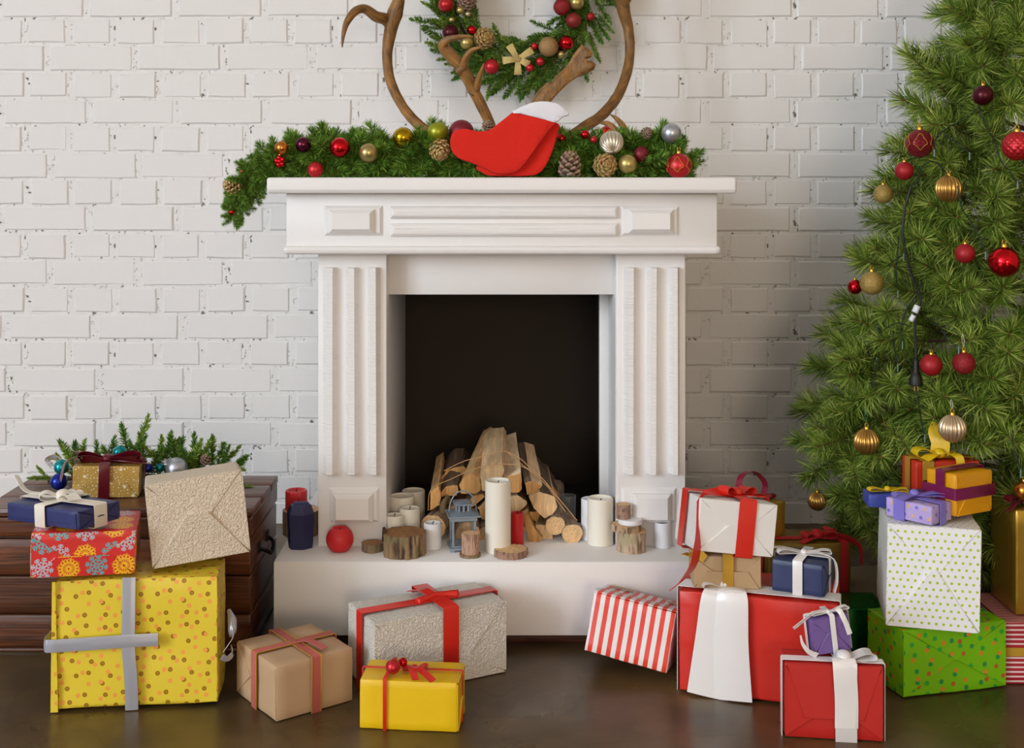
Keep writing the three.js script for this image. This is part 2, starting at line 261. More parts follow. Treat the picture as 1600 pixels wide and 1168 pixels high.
// ------------------------------------------------------------------ the mantelpiece
const HY = 0.1947;                                             // top of the hearth
const fire = thing('fireplace', 'white painted wooden fireplace with fluted pilasters and a black opening', 'fireplace', [0, 0, 0]);
{
  const xd = (px, d) => (px - CX) * d / F, yd = (py, d) => HC - (py - CY) * d / F;
  const blk = (name, x0, x1, y0, y1, z0, z1, mat = M.white, r = 0.003, parent = fire) => {        // metres
    const g = boxGeo(x1 - x0, y1 - y0, z1 - z0, r, { seg: 2 }); g.translate((x0 + x1) / 2, y0, (z0 + z1) / 2); return part(name, g, mat, parent);
  };
  const dS = 2.81, dF = 2.862, dM = 2.842, dP = 2.897, dL = 2.955, zb = 0.14;
  const fx = d => DZ - d;
  blk('mantel_shelf', xd(416, dS), xd(1152, dS), yd(302, dS), yd(277, dS), zb, fx(dS), M.white, 0.007);
  blk('frieze', xd(447, dF), xd(1121, dF), yd(390, dF), yd(302, dF), zb + 0.03, fx(dF));
  blk('lower_moulding', xd(441, dM), xd(1127, dM), yd(397.5, dM), yd(384.5, dM), zb + 0.02, fx(dM), M.white, 0.0085);
  const raised = (x0, x1, y0, y1, d, h, name, parent, bev = 0.006) => {          // bevelled raised field, pixels at depth d
    const X0 = xd(x0, d), X1 = xd(x1, d), Y0 = yd(y1, d), Y1 = yd(y0, d), g = extr([[X0, Y0], [X1, Y0], [X1, Y1], [X0, Y1]], h, bev, 1); g.translate(0, 0, fx(d) - 0.001); return part(name, g, M.white, parent);
  };
  for (const [a, b, c, e] of [[506.5, 598.5, 515.5, 585], [970, 1061, 981, 1051]]) { const p = raised(a, b, 321, 368.5, dF, 0.001, 'frieze_panel', fire, 0.0075); const q = raised(c, e, 327, 363.5, dF, 0.010, 'raised_field', p, 0.009); q.position.z = 0.0045; }
  for (const [y0, y1] of [[322, 341], [348.5, 369]]) { const X0 = xd(610, dF), X1 = xd(965, dF), Y0 = yd(y1, dF), Y1 = yd(y0, dF), g = extr([[X0, Y0], [X1, Y0], [X1, Y1], [X0, Y1]], 0.004, 0.0105, 4); g.translate(0, 0, fx(dF) - 0.001); part('frieze_rail', g, M.whiteGrain, fire); }
  for (const [x0, x1, fl, bp] of [[497, 604, [[504, 527], [539, 561], [573, 595]], [514.5, 593, 521, 583]], [963, 1071, [[974, 993.5], [1010, 1029], [1044.5, 1062]], [971, 1057, 988, 1047]]]) {
    const pil = blk('pilaster', xd(x0, dP), xd(x1, dP), HY, yd(394, dP), zb + 0.18, fx(dP), M.white, 0.002);
    for (const [a, b] of fl) { // half-octagon staves
      const X0 = xd(a, dP), X1 = xd(b, dP), w = X1 - X0, prof = [[X0, 0], [X0 + w * 0.32, 0.021], [X1 - w * 0.27, 0.021], [X1, 0]], g = extr(prof, yd(418, dP) - yd(739, dP), 0.0012, 1);
      const q = g.attributes.position; for (let i = 0; i < q.count; i++) { const y = q.getZ(i), z = q.getY(i), x = q.getX(i); q.setXYZ(i, x + (z > 0.008 ? (n3(x * 30, y * 22, 3, 6) - 0.5) * 0.003 : 0), -y, z); }
      g.computeVertexNormals(); g.translate(0, yd(418, dP), fx(dP) - 0.001); part('flute', toCreasedNormals(g, 0.4), M.whiteGrain, pil);
    }
    const p = raised(bp[0], bp[1], 761, 815, dP, 0.001, 'base_panel', pil, 0.0065); const q = raised(bp[2], bp[3], 769, 813.5, dP, 0.012, 'raised_field', pil, 0.009); q.position.z = 0.004;
  }
  // lintel, inner frame, firebox
  blk('lintel', xd(600, dL), xd(968, dL), yd(460, dL), yd(392, dL), fx(3.03), fx(dL), M.white, 0.0015);
  const dI = 3.1, xl = xd(604, dP), xr = xd(963, dP), oL = xd(615.5, dI), oR = xd(937, dI), top = yd(452, dI);
  blk('jamb', xl - 0.03, oL, HY, top + 0.05, fx(3.13), fx(dP) - 0.01, M.white, 0.001);
  blk('jamb', xr - 0.001, xr + 0.03, HY, top + 0.05, fx(3.13), fx(dP) - 0.01, M.white, 0.001);
  blk('inner_frame', oR, xr + 0.005, HY, top + 0.05, fx(3.13), fx(dI), M.white, 0.0015);
  const zB = fx(3.5);
  blk('firebox_floor', oL - 0.06, oR + 0.06, HY - 0.004, HY + 0.0015, zB, fx(3.10), M.soot, 0.0005);
  blk('firebox_back', oL - 0.06, oR + 0.06, HY, top + 0.08, zB - 0.02, zB, M.soot, 0.001);
  for (const [a, b] of [[oL - 0.06, oL - 0.02], [oR + 0.02, oR + 0.06]]) blk('firebox_side', a, b, HY, top + 0.08, zB, fx(3.125), M.soot, 0.001);
  blk('firebox_top', oL - 0.06, oR + 0.06, top + 0.03, top + 0.08, zB, fx(3.03), M.soot, 0.001);
  blk('chimney_breast', xd(500, dP), xd(1068, dP), HY, yd(396, dP), zb, zb + 0.08, M.white, 0.002);
  // hearth slab on its dark plinth
  const dH = 2.778; blk('hearth', xd(427, dH), 0.523, 0.025, HY, 0.16, fx(dH), M.white, 0.004);
  blk('plinth', xd(434, dH), 0.513, 0, 0.0255, 0.2, fx(dH) - 0.028, std('#5a3322', 0.6, { map: rep(T.wood, 0.4) }), 0.002);
}
// ------------------------------------------------------------------ wrapped presents
const bumpy = (color, rough, s = 0.0012, o = {}) => std(color, rough, { bumpMap: rep(T.paper, 0.16), bumpScale: s, ...o });
function dots(size, bg, list) { return canvasTex(512, 512, (g, w) => { g.fillStyle = bg; g.fillRect(0, 0, w, w); const k = w / size; for (const [x, y, r, c, ring] of list) for (const ox of [-w, 0, w]) for (const oy of [-w, 0, w]) { g.beginPath(); g.arc(x * k + ox, y * k + oy, r * k, 0, 7); g.fillStyle = c; g.fill(); if (ring) { g.beginPath(); g.arc(x * k + ox, y * k + oy, r * k * 0.4, 0, 7); g.fillStyle = ring; g.fill(); } } }); }
function scatter(size, n, dmin, seed, fn) { const r = rng(seed), out = []; let t = 0; while (out.length < n && t++ < 6000) { const x = r() * size, y = r() * size; if (out.every(q => { let dx = Math.abs(q[0] - x), dy = Math.abs(q[1] - y); dx = Math.min(dx, size - dx); dy = Math.min(dy, size - dy); return dx * dx + dy * dy > dmin * dmin; })) out.push([x, y, ...fn(out.length, r)]); } return out; }
const regular = (size, n, fn) => { const out = [], p = size / n; for (let j = 0; j < n; j++) for (let i = 0; i < n; i++) out.push([(i + (j % 2 ? 0.5 : 0)) * p, j * p, ...fn(i, j)]); return out; };
function flake(g, x, y, R, c, kind) {
  g.save(); g.translate(x, y); g.strokeStyle = g.fillStyle = c; g.lineCap = 'round'; const n = kind === 1 ? 16 : 8;
  for (let i = 0; i < n; i++) {
    g.save(); g.rotate(i / n * Math.PI * 2 + 0.2); g.lineWidth = R * (kind === 1 ? 0.07 : 0.09); g.beginPath(); g.moveTo(R * 0.12, 0); g.lineTo(R * (i % 2 && kind === 1 ? 0.8 : 0.96), 0); g.stroke();
    if (kind === 1) { g.beginPath(); g.moveTo(R * 0.55, -R * 0.1); g.lineTo(R * 0.72, 0); g.lineTo(R * 0.55, R * 0.1); g.moveTo(R * 0.86, -R * 0.13); g.lineTo(R * 0.7, 0); g.lineTo(R * 0.86, R * 0.13); g.stroke(); }
    else { for (const [t, l] of [[0.42, 0.2], [0.66, 0.22], [0.85, 0.14]]) { g.beginPath(); g.moveTo(R * (t + l * 0.8), -R * l); g.lineTo(R * t, 0); g.lineTo(R * (t + l * 0.8), R * l); g.stroke(); } if (kind === 2) { g.beginPath(); g.arc(R * 0.93, 0, R * 0.07, 0, 7); g.fill(); } }
    g.restore();
  }
  g.lineWidth = R * 0.06; for (const q of kind === 1 ? [0.22, 0.5] : [0.26]) { g.beginPath(); g.arc(0, 0, R * q, 0, 7); g.stroke(); }
  g.restore();
}
const TX = {
  yellow: dots(0.16, '#e3c93a', [...scatter(0.16, 30, 0.020, 5, () => [0.0047, '#9a6d14', '#b98a22']), ...scatter(0.16, 34, 0.019, 9, () => [0.0046, '#f0a04a'])]),
  snow: canvasTex(1024, 1024, (g, w) => { g.fillStyle = '#d42826'; g.fillRect(0, 0, w, w); const c = { y: '#f0bf1e', t: '#4fb0b4', b: '#b3c3d0' }; const L = [[130, 120, 118, 't', 0], [390, 130, 130, 'y', 1], [650, 100, 112, 'b', 2], [900, 140, 128, 'y', 1], [120, 400, 122, 'b', 2], [380, 410, 112, 't', 0], [640, 390, 132, 'y', 1], [890, 410, 120, 't', 0], [140, 660, 128, 'y', 1], [400, 680, 108, 'b', 2], [650, 670, 120, 't', 0], [900, 690, 114, 'b', 2], [130, 920, 108, 't', 0], [390, 930, 124, 'y', 1], [640, 930, 108, 'b', 2], [890, 940, 116, 'y', 1]]; for (const [x, y, R, k, kd] of L) for (const ox of [-w, 0, w]) for (const oy of [-w, 0, w]) flake(g, x + ox, y + oy, R, c[k], kd); }),
  stars: canvasTex(512, 512, (g, w) => { g.fillStyle = '#bf9a4c'; g.fillRect(0, 0, w, w); const r = rng(4); const star = (x, y, R) => { g.beginPath(); for (let i = 0; i < 12; i++) { const a = i * Math.PI / 6, q = i % 2 ? R * 0.38 : R; g.lineTo(x + q * Math.cos(a), y + q * Math.sin(a)); } g.closePath(); g.fill(); }; g.fillStyle = '#f3ead2'; for (const [x, y] of scatter(512, 11, 112, 12, () => [])) for (const ox of [-w, 0, w]) for (const oy of [-w, 0, w]) star(x + ox, y + oy, 27); for (const [x, y] of scatter(512, 150, 26, 13, () => [])) { g.beginPath(); g.arc(x, y, 3 + r() * 5, 0, 7); g.fill(); } }),
  stripe: canvasTex(256, 16, (g, w, h) => { g.fillStyle = '#e4dfde'; g.fillRect(0, 0, w, h); g.fillStyle = '#e23a22'; g.fillRect(0, 0, w / 2, h); }),
  fine: canvasTex(16, 64, (g, w, h) => { g.fillStyle = '#a81d30'; g.fillRect(0, 0, w, h); g.fillStyle = '#e6cfcc'; g.fillRect(0, 0, w, h * 0.36); }),
  dotW: dots(0.08, '#e9e8ea', regular(0.08, 6, () => [0.0026, '#a9c61e'])),
  dotG: dots(0.15, '#78bd10', [...scatter(0.15, 26, 0.021, 15, i => [0.0048, i % 3 ? '#2fa43c' : '#278f4a']), ...scatter(0.15, 20, 0.022, 19, i => [0.0048, i % 3 ? '#d0862a' : '#b4602a'])]),
  lav: dots(0.07, '#b9a5dc', [...regular(0.07, 4, (i, j) => [0.0036, (i + j) % 2 ? '#7a72c8' : '#d9ae7e'])]),
};
const paperTex = (t, size, o = {}, sy) => bumpy(0xffffff, 0.42, 0.0010, { map: rep(t, size, sy), ...o });
const PM = {
  yellow: paperTex(TX.yellow, 0.16, { roughness: 0.35, bumpMap: rep(T.paper, 0.22), bumpScale: 0.003 }), snow: paperTex(TX.snow, 0.205), stars: paperTex(TX.stars, 0.11, { roughness: 0.38, metalness: 0.25 }), stripe: paperTex(TX.stripe, 0.0205, { roughness: 0.4 }, 0.02), fine: paperTex(TX.fine, 0.02, {}, 0.0098),
  dotW: paperTex(TX.dotW, 0.085), dotG: paperTex(TX.dotG, 0.16, { roughness: 0.36 }), lav: paperTex(TX.lav, 0.075),
  cream: std(new THREE.Color('#d9c8b2'), 0.75, { bumpMap: rep(T.emboss, 0.13), bumpScale: 0.0018 }), whiteE: std(new THREE.Color('#dcd5cb'), 0.72, { bumpMap: rep(T.emboss, 0.11), bumpScale: 0.0020 }),
  kraft: bumpy('#b3946f', 0.68), kraftL: bumpy('#bb9a78', 0.68), navy: bumpy('#2c3264', 0.5), navyD: bumpy('#253058', 0.42), red: bumpy('#cf2a1c', 0.36, 0.0016), redD: bumpy('#b8241f', 0.38), white: bumpy('#e6e2df', 0.5, 0.001), purple: bumpy('#6f5593', 0.55), blue: bumpy('#3a489c', 0.5), orange: bumpy('#dd9a0c', 0.32), redO: bumpy('#c8321c', 0.45), yel: bumpy('#e3b90c', 0.4),
  green: bumpy('#0b5a1e', 0.25, 0.001, { metalness: 0.45 }), gold: bumpy('#b08e34', 0.3, 0.003, { metalness: 0.6 }), olive: bumpy('#7d6420', 0.4, 0.001, { metalness: 0.4 }),
};
const sat = (c, r = 0.34) => phy(c, r, { sheen: 0.4, sheenRoughness: 0.4, sheenColor: new THREE.Color(c), side: THREE.DoubleSide });
const RM = { red: sat('#d3291b'), redV: phy('#a30d12', 0.8, { sheen: 1, sheenRoughness: 0.5, sheenColor: new THREE.Color('#c8242a'), side: THREE.DoubleSide }), maroon: sat('#5c0d1c', 0.3), wine: sat('#7d1633', 0.28), white: phy('#e6e1df', 0.24, { sheen: 0.4, sheenRoughness: 0.4, sheenColor: new THREE.Color('#ffffff'), clearcoat: 0.3, clearcoatRoughness: 0.3, side: THREE.DoubleSide }), cream: sat('#e9e1d3', 0.32), lilac: sat('#8276cc', 0.32), plum: sat('#6f1544', 0.26), gold: std('#d0a236', 0.4, { metalness: 0.5, bumpMap: rep(T.glitter, 0.05), bumpScale: 0.0006, side: THREE.DoubleSide }), yellowG: sat('#dcb818', 0.3), silver: std('#b9bac4', 0.28, { metalness: 0.45, side: THREE.DoubleSide }), pink: std('#c0625a', 0.6, { bumpMap: rep(T.grit, 0.03), bumpScale: 0.0008, side: THREE.DoubleSide }) };

function envelope(root, w, h, d, face, mat, o = {}) {         // the folded end of a wrapped box: overlapping paper flaps that meet near the middle
  const [W, H, D] = face === 'front' ? [w, h, d] : [d, h, w], ry = { front: 0, left: -Math.PI / 2, right: Math.PI / 2 }[face];
  const a = o.a ?? 0.1, c = o.c ?? 0.5, e = 0.004, lap = o.lap ?? 0.04;
  const tri = [['left', [[-W / 2 + e * 0.6, e], [-W / 2 + e * 0.6, H - e], [-W * a * 0.6, H * c]]], ['right', [[W / 2 - e * 0.6, e], [W / 2 - e * 0.6, H - e], [W * a * 0.6, H * c]].reverse()], ['top', [[-W / 2 + e * 1.2, H - e * 0.4], [-W * a, H * (c - lap * 0.5)], [W * a, H * (c - lap * 0.5)], [W / 2 - e * 1.2, H - e * 0.4]]], ['bottom', [[W / 2 - e * 1.2, e * 0.4], [W * a, H * (c + lap)], [-W * a, H * (c + lap)], [-W / 2 + e * 1.2, e * 0.4]]]];
  tri.forEach(([n, pts], k) => { if (o.skip && o.skip.includes(n)) return; const g = extr(pts, 0.0004, 0.0011, 1), lf = (o.lift ?? 0.0022) * [0.5, 0.6, 0.8, 1.3][k], pp = g.attributes.position; for (let i = 0; i < pp.count; i++) { const x = pp.getX(i), y = pp.getY(i), f = k === 0 ? (x + W / 2) / (W / 2) : k === 1 ? (W / 2 - x) / (W / 2) : k === 2 ? (H - y) / (H / 2) : y / (H / 2); if (pp.getZ(i) > 0.0002) pp.setZ(i, pp.getZ(i) + lf * clamp(f, 0, 1) ** 1.5); } g.computeVertexNormals(); g.translate(0, 0, D / 2 - 0.0010 + (k > 2 ? 0.0012 : k > 1 ? 0.0007 : 0.0002)); g.rotateY(ry); part('paper_flap', g, mat, root); });
}
function band(root, w, h, d, dir, at, wid, mat, o = {}) {     // a ribbon round the box: dir x runs left over top to right, z runs front over top to back, y round the sides
  const t = (root.userData.flaps ? 0.0030 : 0.0016) + (o.lift || 0), c = 0.003, R = (a, b) => { const p = []; for (const [sx, sy] of [[1, 1], [-1, 1], [-1, -1], [1, -1]]) for (let k = 0; k < 4; k++) { const q = (sx > 0 ? (sy > 0 ? 0 : 3) : sy > 0 ? 1 : 2) * Math.PI / 2 + k / 3 * Math.PI / 2; p.push([sx * (a / 2 + t - c) + Math.cos(q) * c, sy * (b / 2 + t - c) + Math.sin(q) * c]); } p.push(p[0]); return p; };
  let pts, W;
  if (dir === 'x') { pts = R(w, h).map(([x, y]) => new V3(x, y + h / 2, at)); W = new V3(0, 0, 1); }
  if (dir === 'z') { pts = R(h, d).map(([y, z]) => new V3(at, y + h / 2, z)); W = new V3(1, 0, 0); }
  if (dir === 'y') { pts = R(d, w).map(([z, x]) => new V3(x, at, z)); W = new V3(0, 1, 0); }
  return part('ribbon', strip(pts, wid, W, { poly: true, th: 0.0012 }), mat, root);
}
function bow(root, pos, mat, o = {}) {                         // loops, knot and tails
  const L = o.L || 0.05, wd = o.w || 0.02, h = o.h || 0.5, b = new THREE.Group(); b.name = 'bow'; b.position.copy(pos); b.rotation.y = o.turn || 0; root.add(b);
  for (const [s, k, yaw] of o.loops || [[-1, 1, 0.12], [1, 1, -0.12]]) {
    const l = L * k, pts = [[0, 0.004, 0], [0.35, 0.30 * h, 0], [0.75, 0.52 * h, 0], [1.0, 0.42 * h, 0], [1.02, 0.2 * h, 0], [0.75, 0.06, 0], [0.4, 0.05, 0], [0, 0.003, 0]].map(([x, y]) => new V3(s * x * l, Math.max(0.002, y * l), 0));
    const g = strip(pts, u => wd * (0.45 + 0.55 * Math.sin(Math.PI * clamp(u, 0.04, 0.96)) ** 0.6), o.W || new V3(0, 0, 1), { n: 36, across: 4, cup: wd * 0.06 }); g.rotateY(yaw); if (o.tilt) g.rotateX(o.tilt); part('bow_loop', g, mat, b);
  }
  for (const t of o.tails || []) {                             // [x, z, drop, twist] or a list of points
    const pts = t.pts ? t.pts.map(p => new V3(...p)) : [[0, 0.004, 0], [t[0] * 0.35, 0.012, t[1] * 0.35], [t[0] * 0.7, 0.008, t[1] * 0.7], [t[0], 0.004 - (t[2] || 0), t[1]]].map(p => new V3(...p));
    const dir = pts.at(-1).clone().sub(pts[0]); const W = t.W ? new V3(...t.W) : new V3(-dir.z, 0, dir.x).normalize(); part('bow_tail', strip(pts, t.w || wd * 0.8, W, { n: 18, across: 2, cup: 0.001 }), mat, b);
  }
  const k = new THREE.SphereGeometry(1, 12, 8); k.scale(wd * 0.42, wd * 0.34, wd * 0.5); k.translate(0, wd * 0.26, 0); part('knot', k, mat, b);
  return b;
}
function gift(label, q, mat, o = {}) {                         // q: base centre x, y, z, yaw, pitch, roll, width, height, depth
  const [x, y, z, yaw, pitch, roll, w, h, d] = q, t = thing('gift_box', label, 'gift box', [x, y, z], o.group);
  t.rotation.set(pitch, yaw, roll, 'YXZ');
  part('wrapping', boxGeo(w, h, d, o.r || 0.0035, { lump: o.lump ?? 0.0012, seed: Math.round(x * 1000) + 7, seg: 8, u: o.u || 0, v: o.v || 0 }), mat, t);
  if (o.env) t.userData.flaps = true;
  if (o.env) for (const e of o.env) envelope(t, w, h, d, e[0], mat, e[1]);
  return Object.assign(t, { w, h, d });
}
const GB = [];
{ // ---- left stack
  let g = gift('large yellow gift box with brown and orange dots crossed by silver tape', [-0.7377, 0, 1.292, 0.10, 0, 0, 0.335, 0.268, 0.13], PM.yellow, { lump: 0.005, r: 0.008 });
  part('silver_tape', strip([[-0.0115, 0.268, 0.069], [-0.0115, 0.2, 0.0725], [-0.012, 0.13, 0.0735], [-0.007, 0.06, 0.0725], [-0.006, 0.002, 0.069]].map(p => new V3(...p)), 0.0255, new V3(1, 0, 0), { n: 30, across: 4, cup: 0.0012 }), RM.silver, g);
  part('silver_tape', strip([[-0.176, 0.137, 0.02], [-0.1765, 0.137, 0.066], [-0.172, 0.1372, 0.0725], [-0.13, 0.138, 0.0735], [-0.03, 0.142, 0.0755], [0.046, 0.1425, 0.072]].map(p => new V3(...p)), 0.0255, new V3(0, 1, 0), { n: 40, across: 4, cup: 0.0012 }), RM.silver, g);
  part('paper_pleat', extr([[-0.165, 0.002], [-0.162, 0.262], [-0.155, 0.262], [-0.150, 0.002]], 0.0016, 0.0004, 1).translate(0, 0, 0.0645), PM.yellow, g);
  part('silver_bow', merge([tube([[0.177, 0.172, 0.0], [0.186, 0.158, 0.02], [0.1875, 0.14, 0.03], [0.184, 0.125, 0.02]].map(p => new V3(...p)), [0.004, 0.009, 0.009, 0.004]), strip([[0.172, 0.105, 0.055], [0.182, 0.118, 0.05], [0.192, 0.135, 0.045], [0.186, 0.16, 0.03]].map(p => new V3(...p)), 0.016, new V3(0, 0.3, 1), { n: 16 }), strip([[0.17, 0.098, 0.06], [0.181, 0.092, 0.055], [0.19, 0.10, 0.05], [0.186, 0.112, 0.04]].map(p => new V3(...p)), 0.013, new V3(0, 1, 0.3), { n: 16 })]), RM.silver, g);
  g = gift('red gift box printed with yellow and teal snowflakes, on the large yellow box', [-0.8452, 0.2765, 1.3071, 0.2285, 0, -0.0258, 0.2024, 0.0896, 0.1556], PM.snow, { env: [['front', { a: 0.26, c: 0.42, skip: ['top'] }]], u: 0.05, v: 0.01 });
  g = gift('flat navy blue gift box with cream ribbon on the red snowflake box', [-0.8886, 0.372, 1.3200, -0.5635, 0, 0.0538, 0.222, 0.0385, 0.106], PM.navy, { env: [['right', { a: 0.05, c: 0.5 }]] });
  part('paper_flap', extr([[0.045, 0.003], [0.107, 0.003], [0.107, 0.034], [0.085, 0.012], [0.045, 0.011]], 0.0014, 0.0003, 1).translate(0, 0, 0.0525), PM.navy, g);
  band(g, 0.222, 0.0385, 0.106, 'z', 0.0, 0.031, RM.cream); band(g, 0.222, 0.0385, 0.106, 'x', 0.0, 0.031, RM.cream, { lift: 0.0006 });
  bow(g, new V3(0.0, 0.0415, 0.0), RM.cream, { L: 0.052, w: 0.034, h: 0.85, turn: 0.45, loops: [[-1, 0.8, 0.4], [1, 0.75, -0.3], [1, 0.62, 0.9]], tails: [{ pts: [[0, 0.004, 0], [-0.035, 0.012, 0.0], [-0.075, 0.020, 0.005], [-0.098, 0.05, 0.0]], W: [0.25, 0.1, 1], w: 0.03 }, { pts: [[0, 0.004, 0], [0.03, 0.016, 0.03], [0.05, 0.008, 0.045]], W: [-0.6, 0, 1], w: 0.026 }] });
  g = gift('gold gift box with white stars and a dark red bow, on the wooden chest', [-0.9242, 0.3265, 0.920, 0.1344, 0, -0.03, 0.1564, 0.0755, 0.10], PM.stars, { env: [['front', { a: 0.3, c: 0.45, skip: ['top', 'left'] }]], lump: 0.002 });
  band(g, 0.1564, 0.0755, 0.10, 'z', -0.003, 0.024, RM.maroon, { lift: 0.002 }); band(g, 0.1564, 0.0755, 0.10, 'x', 0.0, 0.024, RM.maroon, { lift: 0.0006 });
  bow(g, new V3(-0.003, 0.0785, 0.018), RM.maroon, { L: 0.078, w: 0.030, h: 0.46, turn: -0.12, W: new V3(0, 0.75, 0.65), loops: [[-1, 0.75, 0.1], [1, 1, -0.06]], tails: [{ pts: [[0, 0.004, 0], [-0.05, 0.014, 0.015], [-0.085, 0.004, 0.03], [-0.098, -0.04, 0.03]], W: [0.5, 0.25, 0.8], w: 0.026 }, { pts: [[0, 0.004, 0], [0.05, 0.006, 0.022], [0.11, 0.001, 0.02]], W: [0, 0.2, 1], w: 0.02 }] });
  g = gift('large cream gift box of embossed paper, tilted on the right of the yellow box', [-0.632, 0.274, 1.225, 0.28, -0.10, 0.097, 0.202, 0.1726, 0.16], PM.cream, { env: [['front', { a: 0.11, c: 0.53, lift: 0.006 }]], r: 0.008, lump: 0.002 });
}
{ // ---- middle of the floor
  let g = gift('kraft paper gift box crossed by sheer pink and gold ribbon', [-0.4216, 0, 1.2941, -0.926, 0, 0, 0.1801, 0.11, 0.1744], PM.kraftL, { env: [['front', { a: 0.22, c: 0.5, skip: ['top', 'bottom'] }]] });
  for (const [dir, at] of [['x', 0.0], ['z', 0.0]]) { const b = band(g, 0.1801, 0.11, 0.1744, dir, at, 0.021, RM.pink, { lift: dir === 'x' ? 0 : 0.0006 }); for (const s of [-1, 1]) { const e = band(g, 0.1801, 0.11, 0.1744, dir, at + s * 0.0105, 0.0022, RM.gold, { lift: 0.0010 }); e.name = 'ribbon_edge'; } }
  part('knot', new THREE.SphereGeometry(0.008, 12, 8).scale(1.3, 0.5, 1).translate(0, 0.1135, 0), RM.pink, g);
  part('bow_tail', strip([[0, 0.114, 0], [0.03, 0.122, -0.016], [0.075, 0.116, -0.03]].map(p => new V3(...p)), 0.018, new V3(0.4, 0, 1)), RM.pink, g);
  g = gift('long white embossed gift box tied with wide red ribbon, in front of the hearth', [-0.1558, 0, 1.1695, 0.4834, 0, 0, 0.3119, 0.157, 0.1526], PM.whiteE, { env: [['front', { a: 0.2, c: 0.36, lap: 0.02, lift: 0.005 }]], r: 0.007, lump: 0.002 });
  band(g, 0.3119, 0.157, 0.1526, 'z', 0.018, 0.036, RM.red, { lift: 0.004 }); band(g, 0.3119, 0.157, 0.1526, 'x', 0.008, 0.030, RM.red, { lift: 0.0008 });
  part('ribbon_twist', merge([tube([[-0.03, 0.162, 0.014], [0.0, 0.165, 0.008], [0.018, 0.167, 0.004], [0.04, 0.164, 0.002], [0.07, 0.161, 0.006]].map(p => new V3(...p)), [0.009, 0.007, 0.006, 0.007, 0.010]), strip([[0.018, 0.166, 0.004], [0.0, 0.172, -0.025], [-0.018, 0.164, -0.05]].map(p => new V3(...p)), u => 0.012 + 0.024 * u, new V3(1, 0, 0.2), { n: 12 })]), RM.red, g);
  g = gift('small yellow gift box with thin red ribbon and a shiny red bauble on top', [-0.171, 0, 1.400, -0.10, 0, 0, 0.193, 0.097, 0.105], PM.yel, { env: [['right', {}]] });
  band(g, 0.193, 0.097, 0.105, 'z', -0.045, 0.007, RM.red); band(g, 0.193, 0.097, 0.105, 'x', 0.0, 0.007, RM.red, { lift: 0.0006 });
  bow(g, new V3(0.004, 0.0995, 0.008), RM.red, { L: 0.034, w: 0.020, h: 0.75, turn: -0.35, loops: [[1, 0.8, 0.5], [-1, 0.6, 0.4]], tails: [{ pts: [[0, 0.008, 0], [0.018, 0.016, 0.018], [0.04, 0.012, 0.028], [0.062, 0.003, 0.034]], W: [-0.6, 0, 1], w: 0.016 }, { pts: [[0, 0.01, 0], [0.01, 0.016, 0.026], [0.03, 0.004, 0.046]], W: [-1, 0.3, 0.5], w: 0.014 }] });
  g = gift('gift box in red and white striped paper, leaning on the big red box', [0.2874, 0.0225, 1.1379, -0.3017, -0.181, -0.1436, 0.1852, 0.1274, 0.14], PM.stripe, { r: 0.004, lump: 0.0016 });
  part('paper_pleat', boxGeo(0.186, 0.0022, 0.05, 0.001, { seg: 2 }).translate(0, 0.1272, 0.042), PM.stripe, g);
  for (const [x, w] of [[-0.05, 0.055], [0.07, 0.028]]) part('kraft_tape', boxGeo(w, 0.0012, 0.018, 0.0004, { seg: 2, lump: 0.0004 }).rotateY(0.08).translate(x, 0.1282, -0.045 + (x > 0 ? 0.02 : 0)), PM.kraft, g);
}
